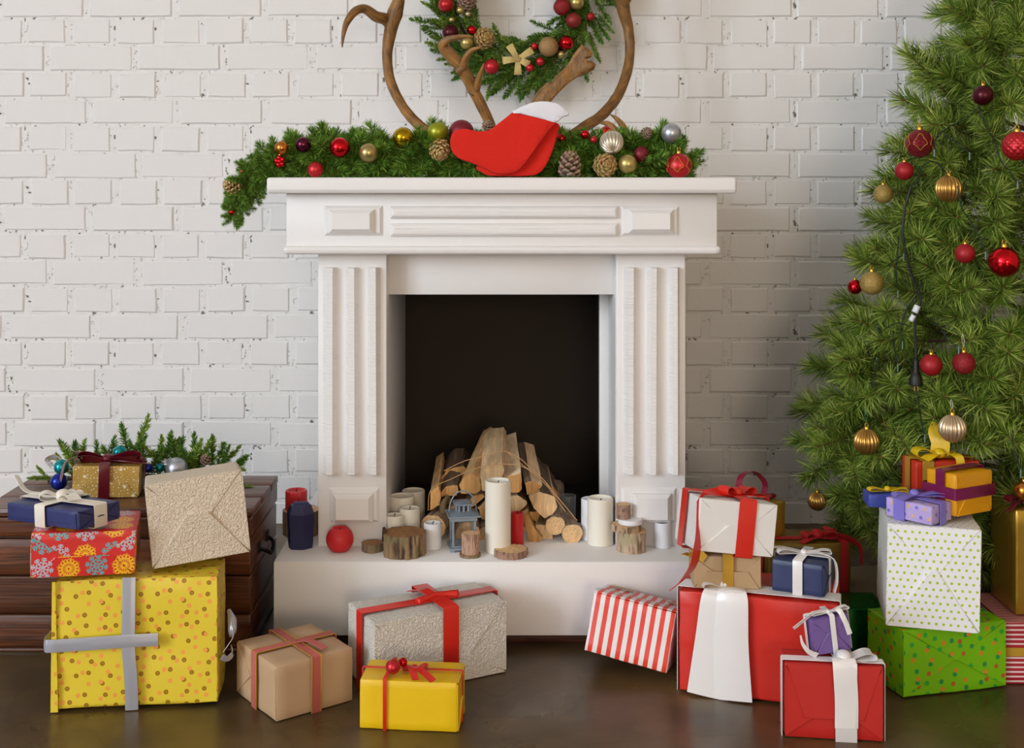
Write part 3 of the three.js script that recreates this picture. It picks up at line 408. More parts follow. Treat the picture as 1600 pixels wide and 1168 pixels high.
{ // ---- right stack in front of the fireplace
  let g = gift('big red gift box with a very wide white satin ribbon down its front', [0.5507, 0, 1.2362, -0.3011, 0, 0, 0.3242, 0.215, 0.18], PM.red, { lump: 0.003, r: 0.006 });
  band(g, 0.3242, 0.215, 0.18, 'x', 0.048, 0.048, RM.white, { lift: 0.0004 });
  part('satin_drape', merge([strip([[-0.072, 0.217, 0.05], [-0.073, 0.2185, 0.086], [-0.077, 0.205, 0.0935], [-0.085, 0.12, 0.0955], [-0.098, 0.003, 0.0965]].map(p => new V3(...p)), u => 0.05 + 0.035 * u, new V3(1, 0, 0), { n: 26, across: 6, cup: 0.002 }), strip([[-0.052, 0.218, 0.05], [-0.05, 0.2215, 0.09], [-0.048, 0.208, 0.098], [-0.05, 0.12, 0.1005], [-0.046, 0.003, 0.100]].map(p => new V3(...p)), u => 0.05 + 0.028 * u, new V3(1, 0, 0.06), { n: 26, across: 6, cup: 0.003 })]), RM.white, g);
  bow(g, new V3(-0.07, 0.218, 0.055), RM.white, { L: 0.045, w: 0.034, h: 0.5, turn: 0.3, loops: [[-1, 1, 0.1]], tails: [] });
  g = gift('kraft paper gift box with gold glitter ribbon, on the big red box', [0.4765, 0.2165, 1.2209, -0.0608, 0, 0, 0.1425, 0.069, 0.115], PM.kraft, { env: [['front', { a: 0.3, c: 0.5, skip: ['top'] }]], lump: 0.0018 });
  band(g, 0.1425, 0.069, 0.115, 'z', 0.001, 0.022, RM.gold, { lift: 0.002 });
  bow(g, new V3(-0.072, 0.062, 0.045), RM.gold, { L: 0.03, w: 0.016, h: 0.3, turn: 2.2, loops: [[1, 0.7, 0.2]], tails: [{ pts: [[0, 0.004, 0], [-0.012, 0.01, 0.006], [-0.028, 0.0, 0.012]], W: [0, 1, 0.4], w: 0.018 }] });
  g = gift('white gift box tied with broad red ribbon, topmost of the stack beside the hearth', [0.4722, 0.2875, 1.2321, 0.1971, -0.0852, -0.1374, 0.1733, 0.1089, 0.1303], PM.white, { env: [['front', { a: 0.12, c: 0.5, lift: 0.002 }]] });
  band(g, 0.1733, 0.1089, 0.1303, 'z', 0.018, 0.038, RM.red, { lift: 0.0016 }); band(g, 0.1733, 0.1089, 0.1303, 'x', -0.012, 0.030, RM.red, { lift: 0.0022 });
  bow(g, new V3(0.016, 0.1125, 0.005), RM.red, { L: 0.052, w: 0.030, h: 0.8, turn: 0.2, loops: [[-1, 0.85, 0.3], [1, 0.9, 0.3], [-1, 0.5, -0.9], [1, 0.6, 1.0]], tails: [{ pts: [[0, 0.004, 0], [0.05, 0.006, -0.012], [0.095, 0.001, -0.02]], W: [0, 0.1, 1], w: 0.022 }, { pts: [[-0.01, 0.004, 0], [-0.06, 0.006, 0.012], [-0.100, -0.004, 0.022], [-0.107, -0.05, 0.034], [-0.112, -0.095, 0.046], [-0.124, -0.135, 0.055], [-0.150, -0.170, 0.055], [-0.170, -0.19, 0.048]], W: [0.8, 0.25, -0.5], w: u => (0.022 + 0.018 * sst(0.45, 0.75, u)) * (1 - 0.75 * sst(0.82, 1, u)) }] });
  g = gift('navy blue gift box with white bow, on the right of the big red box', [0.6321, 0.2165, 1.2660, -0.4623, 0, 0, 0.1054, 0.0673, 0.105], PM.navyD, { env: [['right', { a: 0.1 }]] });
  band(g, 0.1054, 0.0673, 0.105, 'z', 0.002, 0.020, RM.white); band(g, 0.1054, 0.0673, 0.105, 'x', 0.0, 0.016, RM.white, { lift: 0.0006 });
  bow(g, new V3(0.002, 0.0705, 0.0), RM.white, { L: 0.055, w: 0.016, h: 0.4, turn: 0.35, loops: [[-1, 1, 0.25], [1, 1, -0.1]], tails: [{ pts: [[0, 0.004, 0], [0.03, 0.009, 0.02], [0.056, 0.0, 0.034], [0.062, -0.04, 0.036], [0.056, -0.066, 0.038]], W: [0.3, 0, 1], w: 0.012 }, { pts: [[0, 0.004, 0], [-0.04, 0.006, -0.02], [-0.07, 0.004, -0.024]], W: [0.3, 0, 1], w: 0.014 }] });
  g = gift('red gift box with white satin ribbon, in front of the green box', [0.6400, 0, 1.452, -0.1134, 0, 0, 0.1857, 0.1435, 0.08], PM.redD, { env: [['front', { a: 0.3, c: 0.3, skip: ['bottom'] }]] });
  band(g, 0.1857, 0.1435, 0.08, 'x', 0.02, 0.022, RM.white); band(g, 0.1857, 0.1435, 0.08, 'z', 0.022, 0.040, RM.white, { lift: 0.002 });
  bow(g, new V3(0.02, 0.147, 0.026), RM.white, { L: 0.058, w: 0.034, h: 0.55, turn: 0.1, loops: [[1, 1, 0.1], [-1, 0.2, 0.2]], tails: [{ pts: [[-0.004, 0.006, 0], [-0.004, 0.008, 0.016], [-0.003, -0.02, 0.022], [0, -0.07, 0.021], [0, -0.12, 0.0205]], W: [1, 0, 0], w: 0.044 }] });
  g = gift('small purple gift box with a narrow white ribbon bow, tilted on a red box', [0.6418, 0.1530, 1.4378, 0.1053, 0, 0.1175, 0.0790, 0.0700, 0.042], PM.purple, { env: [['front', { a: 0.1, c: 0.55 }]] });
  band(g, 0.0790, 0.0700, 0.042, 'z', 0.003, 0.010, RM.white, { lift: 0.002 }); band(g, 0.0790, 0.0700, 0.042, 'x', 0.0, 0.010, RM.white, { lift: 0.0006 });
  bow(g, new V3(0.003, 0.073, 0.008), RM.white, { L: 0.034, w: 0.011, h: 0.4, loops: [[-1, 1, 0.1], [1, 1.2, 0.1]], tails: [{ pts: [[0, 0.004, 0], [-0.03, 0.008, 0.008], [-0.058, -0.004, 0.012], [-0.076, -0.014, 0.012]], W: [0.1, 0.9, 0.4], w: 0.008 }, { pts: [[0, 0.004, 0], [0.016, 0.008, 0.012], [0.024, -0.01, 0.0165], [0.032, -0.04, 0.0165]], W: [1, 0.2, 0], w: 0.010 }] });
  part('ribbon_end', strip([[-0.034, 0.002, 0.024], [-0.052, 0.015, 0.03], [-0.062, 0.032, 0.03], [-0.064, 0.048, 0.03]].map(p => new V3(...p)), u => 0.012 * (1 - 0.75 * u), new V3(1, 0.2, 0), { n: 14 }), RM.white, g);
  g = gift('shiny dark green gift box behind the small purple box', [0.774, 0, 1.02, -0.06, 0, 0, 0.19, 0.108, 0.12], PM.green, { env: [['front', { a: 0.12 }]] });
  g = gift('olive gold gift box with a red velvet bow, under the tree', [0.725, 0, 0.88, 0.08, 0, 0, 0.20, 0.213, 0.13], PM.olive, {});
  band(g, 0.20, 0.213, 0.13, 'z', 0.082, 0.018, RM.redV); band(g, 0.20, 0.213, 0.13, 'x', 0.02, 0.018, RM.redV, { lift: 0.0006 });
  bow(g, new V3(0.028, 0.217, 0.03), RM.redV, { L: 0.046, w: 0.034, h: 0.8, turn: -0.1, loops: [[-1, 0.7, 0.3], [1, 1, -0.2]], tails: [{ pts: [[0, 0.004, 0], [0.04, 0.008, 0.005], [0.09, -0.008, 0.03], [0.095, -0.05, 0.04]], W: [0.1, 0.8, 0.6], w: 0.018 }, { pts: [[0, 0.004, 0], [-0.02, 0.004, 0.02], [-0.045, -0.004, 0.032]], W: [0.5, 0, 1], w: 0.02 }] });
  g = gift('glossy gold gift box with a tall wine red ribbon loop, behind the white box', [0.622, 0.2135, 0.87, 0.5, 0, 0, 0.10, 0.085, 0.09], PM.gold, {});
  part('ribbon_loop', strip([[-0.03, 0.088, 0.0], [-0.066, 0.115, 0.01], [-0.06, 0.146, 0.01], [-0.03, 0.156, 0.005], [0.0, 0.146, 0.0], [0.024, 0.118, 0.0], [0.018, 0.09, 0.0]].map(p => new V3(...p)), 0.016, new V3(0.35, 0.1, 1), { n: 44 }), RM.wine, g);
  part('knot', new THREE.SphereGeometry(0.012, 12, 8).scale(1.6, 0.6, 1).translate(0.03, 0.091, 0.01), RM.maroon, g);
  part('ribbon_loop', strip([[-0.03, 0.089, 0.0], [0.0, 0.096, 0.01], [0.03, 0.090, 0.012]].map(p => new V3(...p)), 0.016, new V3(0, 0, 1), { n: 12 }), RM.wine, g);
}
{ // ---- right edge
  let g = gift('bright green gift box with teal and orange dots, under the white dotted box', [0.9285, 0, 1.210, 0.25, 0, 0, 0.2473, 0.1435, 0.14], PM.dotG, { env: [['front', { a: 0.0, c: 0.5, skip: ['bottom'] }]], lump: 0.002 });
  g = gift('tall white gift box with small lime green dots', [0.9060, 0.1440, 1.220, -0.2126, 0, -0.0178, 0.1869, 0.2131, 0.19], PM.dotW, { env: [['front', { a: 0.03, c: 0.55, lift: 0.005 }]], lump: 0.0014 });
  g = gift('lavender gift box with violet and orange dots and a purple bow', [0.8759, 0.3590, 1.2600, -0.8987, 0, 0, 0.1095, 0.0409, 0.078], PM.lav, {});
  band(g, 0.1095, 0.0409, 0.078, 'z', -0.02, 0.026, RM.lilac); band(g, 0.1095, 0.0409, 0.078, 'x', 0.0, 0.022, RM.lilac, { lift: 0.0006 });
  bow(g, new V3(-0.01, 0.0440, 0.0), RM.lilac, { L: 0.060, w: 0.024, h: 0.32, turn: 0.75, loops: [[-1, 0.75, 0.3], [1, 1.0, 0.0]], tails: [{ pts: [[0, 0.004, 0], [-0.02, 0.006, 0.025], [-0.04, 0.002, 0.042]], W: [1, 0, 0.5], w: 0.022 }] });
  g = gift('small blue gift box with a gold bow, behind the lavender box', [0.862, 0.3590, 1.155, -0.05, 0, 0, 0.130, 0.030, 0.06], PM.blue, {});
  band(g, 0.13, 0.030, 0.06, 'z', 0.0, 0.018, RM.yellowG); bow(g, new V3(-0.02, 0.0325, 0.01), RM.yellowG, { L: 0.042, w: 0.018, h: 0.4, loops: [[-1, 1, 0.2], [1, 1, -0.2]] });
  g = gift('orange yellow gift box crossed by purple ribbon, beside the lavender box', [0.9725, 0.3660, 1.2255, 0.5463, 0, -0.02, 0.1187, 0.0890, 0.0756], PM.orange, { env: [['front', { a: 0.2, c: 0.5 }]] });
  band(g, 0.1187, 0.0890, 0.0756, 'y', 0.048, 0.024, RM.plum, { lift: 0.002 }); band(g, 0.1187, 0.0890, 0.0756, 'x', 0.002, 0.022, RM.plum, { lift: 0.0006 });
  g = gift('red orange gift box with gold ribbon and a yellow bow, behind the orange box', [0.988, 0.3590, 1.078, 0.10, 0, 0, 0.150, 0.086, 0.075], PM.redO, {});
  band(g, 0.150, 0.086, 0.075, 'z', -0.047, 0.026, RM.gold); band(g, 0.150, 0.086, 0.075, 'x', 0.0, 0.024, RM.gold, { lift: 0.0006 });
  bow(g, new V3(-0.008, 0.089, 0.01), RM.yellowG, { L: 0.062, w: 0.034, h: 0.75, turn: -0.1, loops: [[-1, 0.9, 0.1], [1, 0.55, 0.6]], tails: [{ pts: [[0, 0.006, 0], [0.005, 0.03, -0.006], [0.0, 0.055, -0.01], [0.006, 0.070, -0.008]], W: [1, 0, 0.2], w: 0.040 }, { pts: [[0, 0.006, 0], [0.02, 0.012, 0.02], [0.032, 0.006, 0.034], [0.034, -0.02, 0.036]], W: [1, 0, 0.1], w: 0.018 }, { pts: [[0, 0.006, 0], [-0.02, 0.010, 0.02], [-0.045, 0.002, 0.034]], W: [1, 0, 0.4], w: 0.022 }] });
  g = gift('gift box in fine red and white stripes with a gold band, at the right edge', [1.196, 0, 1.14, -0.01, 0, 0, 0.26, 0.133, 0.19], PM.fine, {});
  band(g, 0.26, 0.133, 0.19, 'y', 0.070, 0.018, RM.gold);
  g = gift('tall glossy gold gift box with dark red ribbon at the right edge', [1.200, 0.1335, 1.13, -0.01, 0, 0, 0.19, 0.226, 0.14], PM.gold, {});
  band(g, 0.19, 0.226, 0.14, 'z', -0.03, 0.03, RM.maroon); bow(g, new V3(-0.045, 0.230, 0.02), RM.wine, { L: 0.05, w: 0.03, h: 0.6, turn: 0.1, loops: [[-1, 1, 0.1], [1, 1, 0]], tails: [{ pts: [[0, 0.004, 0], [-0.03, 0.012, 0.02], [-0.07, -0.008, 0.04]], W: [0.4, 0.6, 1], w: 0.022 }] });
}
// ------------------------------------------------------------------ wooden chest on the left
{
  const wd = (c, r = 0.34) => std(c, r, { map: rep(T.wood, 0.55, 0.30), bumpMap: rep(T.woodB, 0.5, 0.20), bumpScale: 0.0004 });
  const W1 = [wd('#6a4026'), wd('#5f3922'), wd('#72462b')], W2 = W1;
  const x0 = -1.166, x1 = -0.56, z0 = 0.74, z1 = 1.056, h = 0.325, yl = 0.262, t = thing('wooden_chest', 'dark brown plank chest with a lid, standing behind the yellow dotted gift box', 'chest', [(x0 + x1) / 2, 0, (z0 + z1) / 2]);
  const cx = (x0 + x1) / 2, cz = (z0 + z1) / 2, pl = (n, a, b, c, d, e, f, m, r = 0.003) => part(n, boxGeo(b - a, d - c, f - e, r, { seg: 3, lump: 0.0003, u: c * 3.1 + e, v: c * 1.7 }).translate((a + b) / 2 - cx, c, (e + f) / 2 - cz), m, t);
  part('carcass', box(x1 - x0 - 0.03, 0.30, z1 - z0 - 0.03, 0, 0.158, 0), W1[1], t);
  const ys = [0.008, 0.088, 0.175, yl - 0.003];
  for (let i = 0; i < 3; i++) { pl('plank', x0, x1, ys[i], ys[i + 1] - 0.003, z1 - 0.018, z1, W1[i]); pl('plank', x1 - 0.018, x1 - 0.0005, ys[i], ys[i + 1] - 0.003, z0, z1 - 0.019, W2[i]); pl('plank', x0, x0 + 0.018, ys[i], ys[i + 1] - 0.003, z0, z1 - 0.019, W1[i]); }
  pl('base_board', x0 + 0.004, x1 - 0.004, 0, 0.008, z0, z1 - 0.004, W1[1]);
  pl('lid_rim', x0 - 0.002, x1 + 0.002, yl, 0.306, z1 - 0.016, z1 + 0.004, W1[0]); pl('lid_rim', x1 - 0.016, x1 + 0.002, yl, 0.306, z0, z1 - 0.017, W2[1]); pl('lid_rim', x0 - 0.002, x0 + 0.016, yl, 0.306, z0, z1 - 0.017, W1[2]);
  const zs = [z0, z0 + 0.10, z0 + 0.215, z1 + 0.006]; for (let i = 0; i < 3; i++) pl('lid_plank', x0 - 0.004, x1 + 0.004, 0.307, h, zs[i], zs[i + 1] - 0.003, W2[i]);
  const iron = std('#15120f', 0.5, { metalness: 0.6 });
  const hd = part('handle', merge([tube([[0, -0.005, -0.05], [0.016, -0.014, -0.04], [0.02, -0.03, 0], [0.016, -0.014, 0.04], [0, -0.005, 0.05]].map(p => new V3(...p)), 0.0045), box(0.006, 0.024, 0.02, 0.001, -0.004, -0.05), box(0.006, 0.024, 0.02, 0.001, -0.004, 0.05)]), iron, t, 'black iron side handle'); hd.position.set(x1 - cx, 0.215, 0.02);
}
// ------------------------------------------------------------------ candles, log slices, lantern on the hearth
const hearthAt = (pxc, pxw, ytop, ybot, base = HY) => { let r = 0.03, d; for (let i = 0; i < 6; i++) { d = (HC - base) * F / (ybot - CY) + r; r = S(pxw / 2, d); } const top = HC - (ytop - CY) * (d) / F; const tall = ((HC - base) * F / (ybot - CY)); return { x: (pxc - CX) * d / F, z: DZ - d, r, h: HC - (ytop + (pxw * 0.5) * (Math.max(0, ytop - CY) / F) * 0.9 - CY) * (d - r) / F - base, d, tall }; };
const wax = (c, r = 0.45) => phy(c, r, { sheen: 0.2, sheenColor: new THREE.Color(0xffffff) });
const WX1 = wax('#e6e0d2'), WX2 = wax('#e3e2e6'), WXR = wax('#c4151c', 0.35);
const charred = std('#1a1512', 0.9);
function candle(label, a, mat, o = {}) {
  const q = hearthAt(...a), r = q.r, h = o.h || q.h, t = thing('candle', label, 'candle', [q.x, o.y ?? HY, o.z ?? q.z], o.group);
  const bowl = o.bowl ?? 0.006;
  part('wax_body', lathe([[0, 0], [r - 0.002, 0], [r, 0.002], [r * 1.004, h * 0.4], [r, h - 0.003], [r - 0.0012, h - 0.0006], [r - 0.003, h], [r - 0.005, h - 0.001], [r * 0.72, h - bowl], [0, h - bowl * 1.2]], 40), mat, t);
  if (o.wick !== 0) part('wick', tube([new V3(0, h - bowl * 1.3, 0), new V3(0.0008, h - bowl + 0.006, 0), new V3(0.003, h - bowl + (o.wick || 0.009), 0.001)], 0.0011, { m: 6 }), charred, t);
  if (o.drip) part('wax_drip', merge(o.drip.map(([a2, l, w]) => new THREE.SphereGeometry(1, 10, 8).scale(w, l, w * 0.5).rotateY(0).translate(0, h - l, r).rotateY(a2))), mat, t);
  return t;
}
candle('tall cream pillar candle, the tallest, standing before the firewood', [778, 40, 750, 867], WX1, { bowl: 0.010 });
candle('red pillar candle just right of the tall cream candle', [808, 21, 805, 854], WXR, { h: 0.078 });
candle('small white candle between the big bark stump and the lantern', [676, 28, 816, 860], WX2);
candle('short cream candle behind the big bark stump, on its left', [616, 30, 804, 853], WX1);
candle('cream candle behind the big bark stump, on its right', [640, 32, 793, 848], WX1);
candle('thick cream candle in the left corner of the fireplace opening', [628, 40, 774, 838], WX1, { wick: 0 });
candle('thick shaded candle farthest back in the left of the fireplace', [646, 36, 773, 824], WX1, { wick: 0, h: 0.088 });
candle('wide white pillar candle on the right of the fireplace opening', [938, 40, 777, 855], WX1, { bowl: 0.012 });
candle('white candle half hidden behind the wide pillar candle on the right', [922, 28, 778, 846], WX2);
candle('short white candle standing in front of the right pilaster', [1035, 27, 815, 858], WX2);
{ const q = hearthAt(531, 43, 825, 867), t = thing('ball_candle', 'round red ball candle in front of the left pilaster', 'candle', [q.x, HY, q.z]); const R = q.r, pr = [[0, 0]]; for (let i = 1; i <= 20; i++) { const a = -1.05 + i / 20 * 2.08; pr.push([Math.cos(a) * R, R * 0.87 + Math.sin(a) * R]); } const [lx, ly] = pr.at(-1); pr.push([lx - 0.002, ly - 0.001], [lx * 0.6, ly - 0.006], [0, ly - 0.008]); part('wax_body', lathe(pr, 40), std('#c81d22', 0.5, { bumpMap: rep(T.paper, 0.5), bumpScale: 0.002 }), t); part('wick', tube([new V3(0, ly - 0.009, 0), new V3(0, ly - 0.003, 0), new V3(0.001, ly + 0.001, 0)], 0.001, { m: 6 }), charred, t); }
// bark: ridged cylinder with its own colours
function barkGeo(r, h, o = {}) {
  const n = o.n || 120, m = o.m || 10, pos = [], idx = [], col = [], s = o.seed || 1, amp = o.amp ?? 0.12, rg = o.rg || 9, C = o.col || [[0.10, 0.065, 0.04], [0.24, 0.165, 0.10], [0.15, 0.15, 0.06]], taper = o.taper || 0;
  for (let j = 0; j <= m; j++) for (let i = 0; i <= n; i++) {
    const a = (i % n) / n * Math.PI * 2, y = h * j / m, c = Math.cos(a), sn = Math.sin(a), w = n3(c * 2 + 5, sn * 2 + 5, y / r * 0.5, s), rid = 1 - Math.abs(n3(c * rg + 20, sn * rg + 20, y / r * 0.9 + w * 1.5, s + 3) - 0.5) * 2.4, fine = n3(c * rg * 2.6 + 9, sn * rg * 2.6, y / r * 5, s + 9);
    const q = r * (1 - taper * j / m + (o.round || 0.06) * (n3(c * 1.2 + 3, sn * 1.2 + 3, 1, s + 2) - 0.5) * 2 + amp * (rid - 0.62) + amp * 0.4 * (fine - 0.5)); pos.push(c * q, y, -sn * q);
    const k = sst(0.25, 0.75, rid * 0.7 + fine * 0.4), gm = sst(0.52, 0.72, n3(c * 1.5 + 8, sn * 1.5, y / r, s + 21)) * (o.moss ?? 0.6); col.push(...[0, 1, 2].map(e => mix(mix(C[0][e], C[1][e], k), C[2][e], gm * (0.4 + 0.6 * k))));
  }
  for (let j = 0; j < m; j++) for (let i = 0; i < n; i++) { const a = j * (n + 1) + i, b = a + n + 1; idx.push(a, a + 1, b, a + 1, b + 1, b); }
  const g = new THREE.BufferGeometry(); g.setAttribute('position', new THREE.Float32BufferAttribute(pos, 3)); g.setAttribute('color', new THREE.Float32BufferAttribute(col, 3)); g.setIndex(idx); g.computeVertexNormals(); return g;
}
function capGeo(g, n, ring, y, up) {                           // end face closed onto ring number `ring` of a bark mesh
  const p = g.attributes.position, pos = [0, y, 0], uv = [0.5, 0.5], idx = []; let R = 0; for (let i = 0; i < n; i++) R = Math.max(R, Math.hypot(p.getX(ring * (n + 1) + i), p.getZ(ring * (n + 1) + i)));
  for (const f of [0.94, 1]) for (let i = 0; i < n; i++) { const a = ring * (n + 1) + i, x = p.getX(a) * f, z = p.getZ(a) * f; pos.push(x, y - (f === 1 ? (up ? 1 : -1) * R * 0.02 : 0), z); uv.push(0.5 + x / R * 0.48, 0.5 + z / R * 0.48); }
  for (let i = 0; i < n; i++) { const a = 1 + i, b = 1 + (i + 1) % n; const t = up ? [0, a, b, a, a + n, b, b, a + n, b + n] : [0, b, a, a, b, a + n, b, b + n, a + n]; idx.push(...t); }
  const c = new THREE.BufferGeometry(); c.setAttribute('position', new THREE.Float32BufferAttribute(pos, 3)); c.setAttribute('uv', new THREE.Float32BufferAttribute(uv, 2)); c.setIndex(idx); c.computeVertexNormals(); return c;
}
const barkM = std(0xffffff, 0.88, { vertexColors: true });
const endM = std(0xffffff, 0.75, { map: T.rings, bumpMap: T.rings, bumpScale: 0.0006 }), endBrown = std('#b39d88', 0.8, { map: T.rings, bumpMap: T.rings, bumpScale: 0.001 });
function slice(name, label, a, o = {}) {
  const q = hearthAt(...a, o.y ?? HY), h = o.h || q.h, t = thing(name, label, 'log slice', [q.x, o.y ?? HY, o.z ?? q.z]); t.rotation.y = o.turn || 0; const n = o.n || 120, g = barkGeo(q.r, h, o);
  part('bark', g, barkM, t); part('cut_face', capGeo(g, n, g.attributes.position.count / (n + 1) - 1, h, true), o.end || endBrown, t); part('cut_face', capGeo(g, n, 0, 0, false), o.end || endBrown, t);
  if (o.spike) part('bark_spike', extr([[-0.010, -0.02], [0.009, -0.02], [0.002, 0.004], [-0.003, 0.013], [-0.008, 0.012]], 0.006, 0.001, 1).translate(0, h, -0.003).rotateY(0.4).translate(-q.r * 0.88, 0, q.r * 0.15), std('#4a3423', 0.9), t);
  return Object.assign(t, { q, h });
}
slice('log_slice', 'large bark stump with mossy ridges and a torn bark spike', [632, 64, 831, 875], { seed: 4, amp: 0.17, rg: 5, spike: 1, moss: 0.5, col: [[0.07, 0.045, 0.028], [0.30, 0.20, 0.11], [0.16, 0.15, 0.05]] });
slice('log_slice', 'small dark log slice between the ball candle and the bark stump', [582, 32, 847, 864.5], { seed: 9, amp: 0.10, moss: 0.8 });
slice('log_slice', 'flat red-brown log slice in front of the tall cream candle', [798, 51, 857, 875], { seed: 14, amp: 0.16, rg: 7, col: [[0.14, 0.065, 0.045], [0.34, 0.20, 0.14], [0.2, 0.12, 0.09]], end: endM });
{ const s1 = slice('log_slice', 'thin mossy slice under the peeled little log by the lantern', [734, 33, 864, 873], { seed: 21, amp: 0.10 }); slice('log_stub', 'peeled pinkish little log standing upright before the lantern', [735.5, 26, 835, 866], { y: HY + s1.h, seed: 23, amp: 0.14, rg: 6, m: 12, z: s1.position.z, moss: 0, h: 0.047, col: [[0.22, 0.11, 0.075], [0.48, 0.30, 0.21], [0.4, 0.3, 0.2]], end: endM }); }
{
  const b = { seed: 31, amp: 0.08, rg: 5, col: [[0.22, 0.14, 0.09], [0.50, 0.36, 0.25], [0.25, 0.26, 0.12]], moss: 0.5, end: endM };
  const s = slice('log_slice', 'thickest pale bark log, at the bottom of the pile beside the white candle', [986, 47, 834, 866], { ...b, h: 0.0475 });
  const s2 = slice('log_slice', 'thin bark slice lying on the thickest log of the little pile', [987, 46, 824, 857], { ...b, seed: 33, y: HY + 0.0475, z: s.position.z, h: 0.0150, turn: 1, col: [[0.15, 0.09, 0.05], [0.55, 0.38, 0.24], [0.3, 0.2, 0.1]] });
  const c = thing('tealight', 'flat white candle disc lying in the little log pile', 'candle', [s.position.x - 0.002, HY + 0.0630, s.position.z]); part('wax_body', lathe([[0, 0], [0.028, 0], [0.029, 0.002], [0.029, 0.011], [0.027, 0.0125], [0, 0.0125]], 36), WX2, c);
  slice('log_stub', 'small brown log stub on top of the little log pile', [984, 24, 796, 840], { seed: 37, amp: 0.10, rg: 5, m: 12, y: HY + 0.0757, z: s.position.z, h: 0.0330, moss: 0, col: [[0.17, 0.10, 0.07], [0.38, 0.24, 0.17], [0.3, 0.2, 0.1]], end: endM });
}
{ // navy package, red candle and log behind it at the left end
  const q = hearthAt(470, 44, 790, 861), t = thing('paper_bag', 'dark blue folded paper package tapering to its base at the left of the hearth', 'package', [q.x, HY, q.z + 0.004]); t.rotation.y = 0.15;
  const ringsY = [[0, 0.84, 0.72], [0.012, 0.90, 0.8], [0.082, 1.0, 0.9], [0.101, 0.78, 0.62], [0.1035, 0.70, 0.5]], n = 6, w = S(22.5, q.d), pos = [], idx = [], uv = []; for (const [y, a, b] of ringsY) for (let i = 0; i < n; i++) { const an = i / n * Math.PI * 2 + 0.3; pos.push(Math.cos(an) * w * a, y, Math.sin(an) * w * b * 0.85); uv.push(i * 0.03, y); }
  for (let k = 0; k < ringsY.length - 1; k++) for (let i = 0; i < n; i++) { const a = k * n + i, b = k * n + (i + 1) % n; idx.push(a, a + n, b, b, a + n, b + n); } for (let i = 1; i < n - 1; i++) { idx.push(0, i, i + 1); const e = (ringsY.length - 1) * n; idx.push(e, e + i + 1, e + i); }
  const g = new THREE.BufferGeometry(); g.setAttribute('position', new THREE.Float32BufferAttribute(pos, 3)); g.setAttribute('uv', new THREE.Float32BufferAttribute(uv, 2)); g.setIndex(idx); part('wrapping', toCreasedNormals(g, 0.3), std('#23264f', 0.42, { bumpMap: rep(T.paper, 0.12), bumpScale: 0.001 }), t);
  part('folded_top', extr([[-0.02, 0], [0.022, 0], [0.016, 0.006], [-0.014, 0.007]], 0.003, 0.0005, 1).translate(0, 0.1025, -0.004), std('#2d3163', 0.42), t);
  const s = slice('log_slice', 'bark log slab behind the blue package at the left of the hearth', [472, 55, 801, 841], { seed: 41, amp: 0.13, h: 0.060, end: endM });
  candle('red candle with pale wax drips on the log behind the blue package', [471, 33, 772, 824], wax('#c8252a', 0.4), { y: HY + s.h, z: s.position.z, h: 0.048, drip: [[0.5, 0.014, 0.006], [-0.35, 0.010, 0.004], [0.15, 0.018, 0.004]] });
}
{ // lantern
  const q = hearthAt(723, 46, 800, 863), t = thing('lantern', 'small grey-blue metal lantern with glass panes and a hoop handle', 'lantern', [q.x, HY, q.z]); t.rotation.y = 0.16;
  const m = std('#8d9aa6', 0.45, { metalness: 0.35, bumpMap: rep(T.paper, 0.1), bumpScale: 0.0004 }), w = 0.058, H0 = 0.012, H1 = 0.072;
  part('base', merge([rbox(w + 0.010, 0.006, w + 0.010, 0.002, 0, 0.007, 0), rbox(w + 0.002, 0.004, w + 0.002, 0.0015, 0, 0.012, 0), ...[-1, 1].flatMap(a => [-1, 1].map(b => box(0.01, 0.005, 0.01, a * w * 0.48, 0.0025, b * w * 0.48)))]), m, t);
  for (const a of [-1, 1]) for (const b of [-1, 1]) part('corner_post', rbox(0.005, H1 - H0, 0.005, 0.001, a * (w / 2 - 0.003), (H0 + H1) / 2, b * (w / 2 - 0.003)), m, t);
  for (let k = 0; k < 4; k++) part('glass_pane', box(w - 0.012, H1 - H0 - 0.003, 0.0012, 0, (H0 + H1) / 2, w / 2 - 0.003).rotateY(k * Math.PI / 2), M.glass, t);
  part('roof', merge([rbox(w + 0.004, 0.010, w + 0.004, 0.002, 0, H1 + 0.004, 0), rbox(w + 0.018, 0.0035, w + 0.018, 0.0015, 0, H1 + 0.0105, 0), new THREE.CylinderGeometry(0.026, (w + 0.012) * 0.66, 0.007, 4).rotateY(Math.PI / 4).translate(0, H1 + 0.0155, 0)]), m, t);
  const ch = []; for (let k = 0; k < 12; k++) { const s = k % 3 - 1, f = Math.floor(k / 3) * Math.PI / 2; ch.push(box(0.0045, 0.016, 0.003, s * 0.011, H1 + 0.026, 0.0165).rotateY(f)); } part('vent', merge(ch), m, t); part('vent_core', box(0.024, 0.015, 0.024, 0, H1 + 0.0255, 0), std('#3c4248', 0.6), t);
  part('cap', merge([rbox(0.044, 0.003, 0.044, 0.001, 0, H1 + 0.035, 0), new THREE.CylinderGeometry(0.016, 0.031, 0.005, 4).rotateY(Math.PI / 4).translate(0, H1 + 0.039, 0)]), m, t);
  const hp = []; for (let i = 0; i <= 14; i++) { const a = Math.PI * i / 14; hp.push(new V3(Math.cos(a) * 0.0325, H1 + 0.012 + Math.sin(a) * 0.048 + 0.004, 0)); } part('handle', tube(hp, 0.0016, { n: 40, m: 8 }), m, t);
}
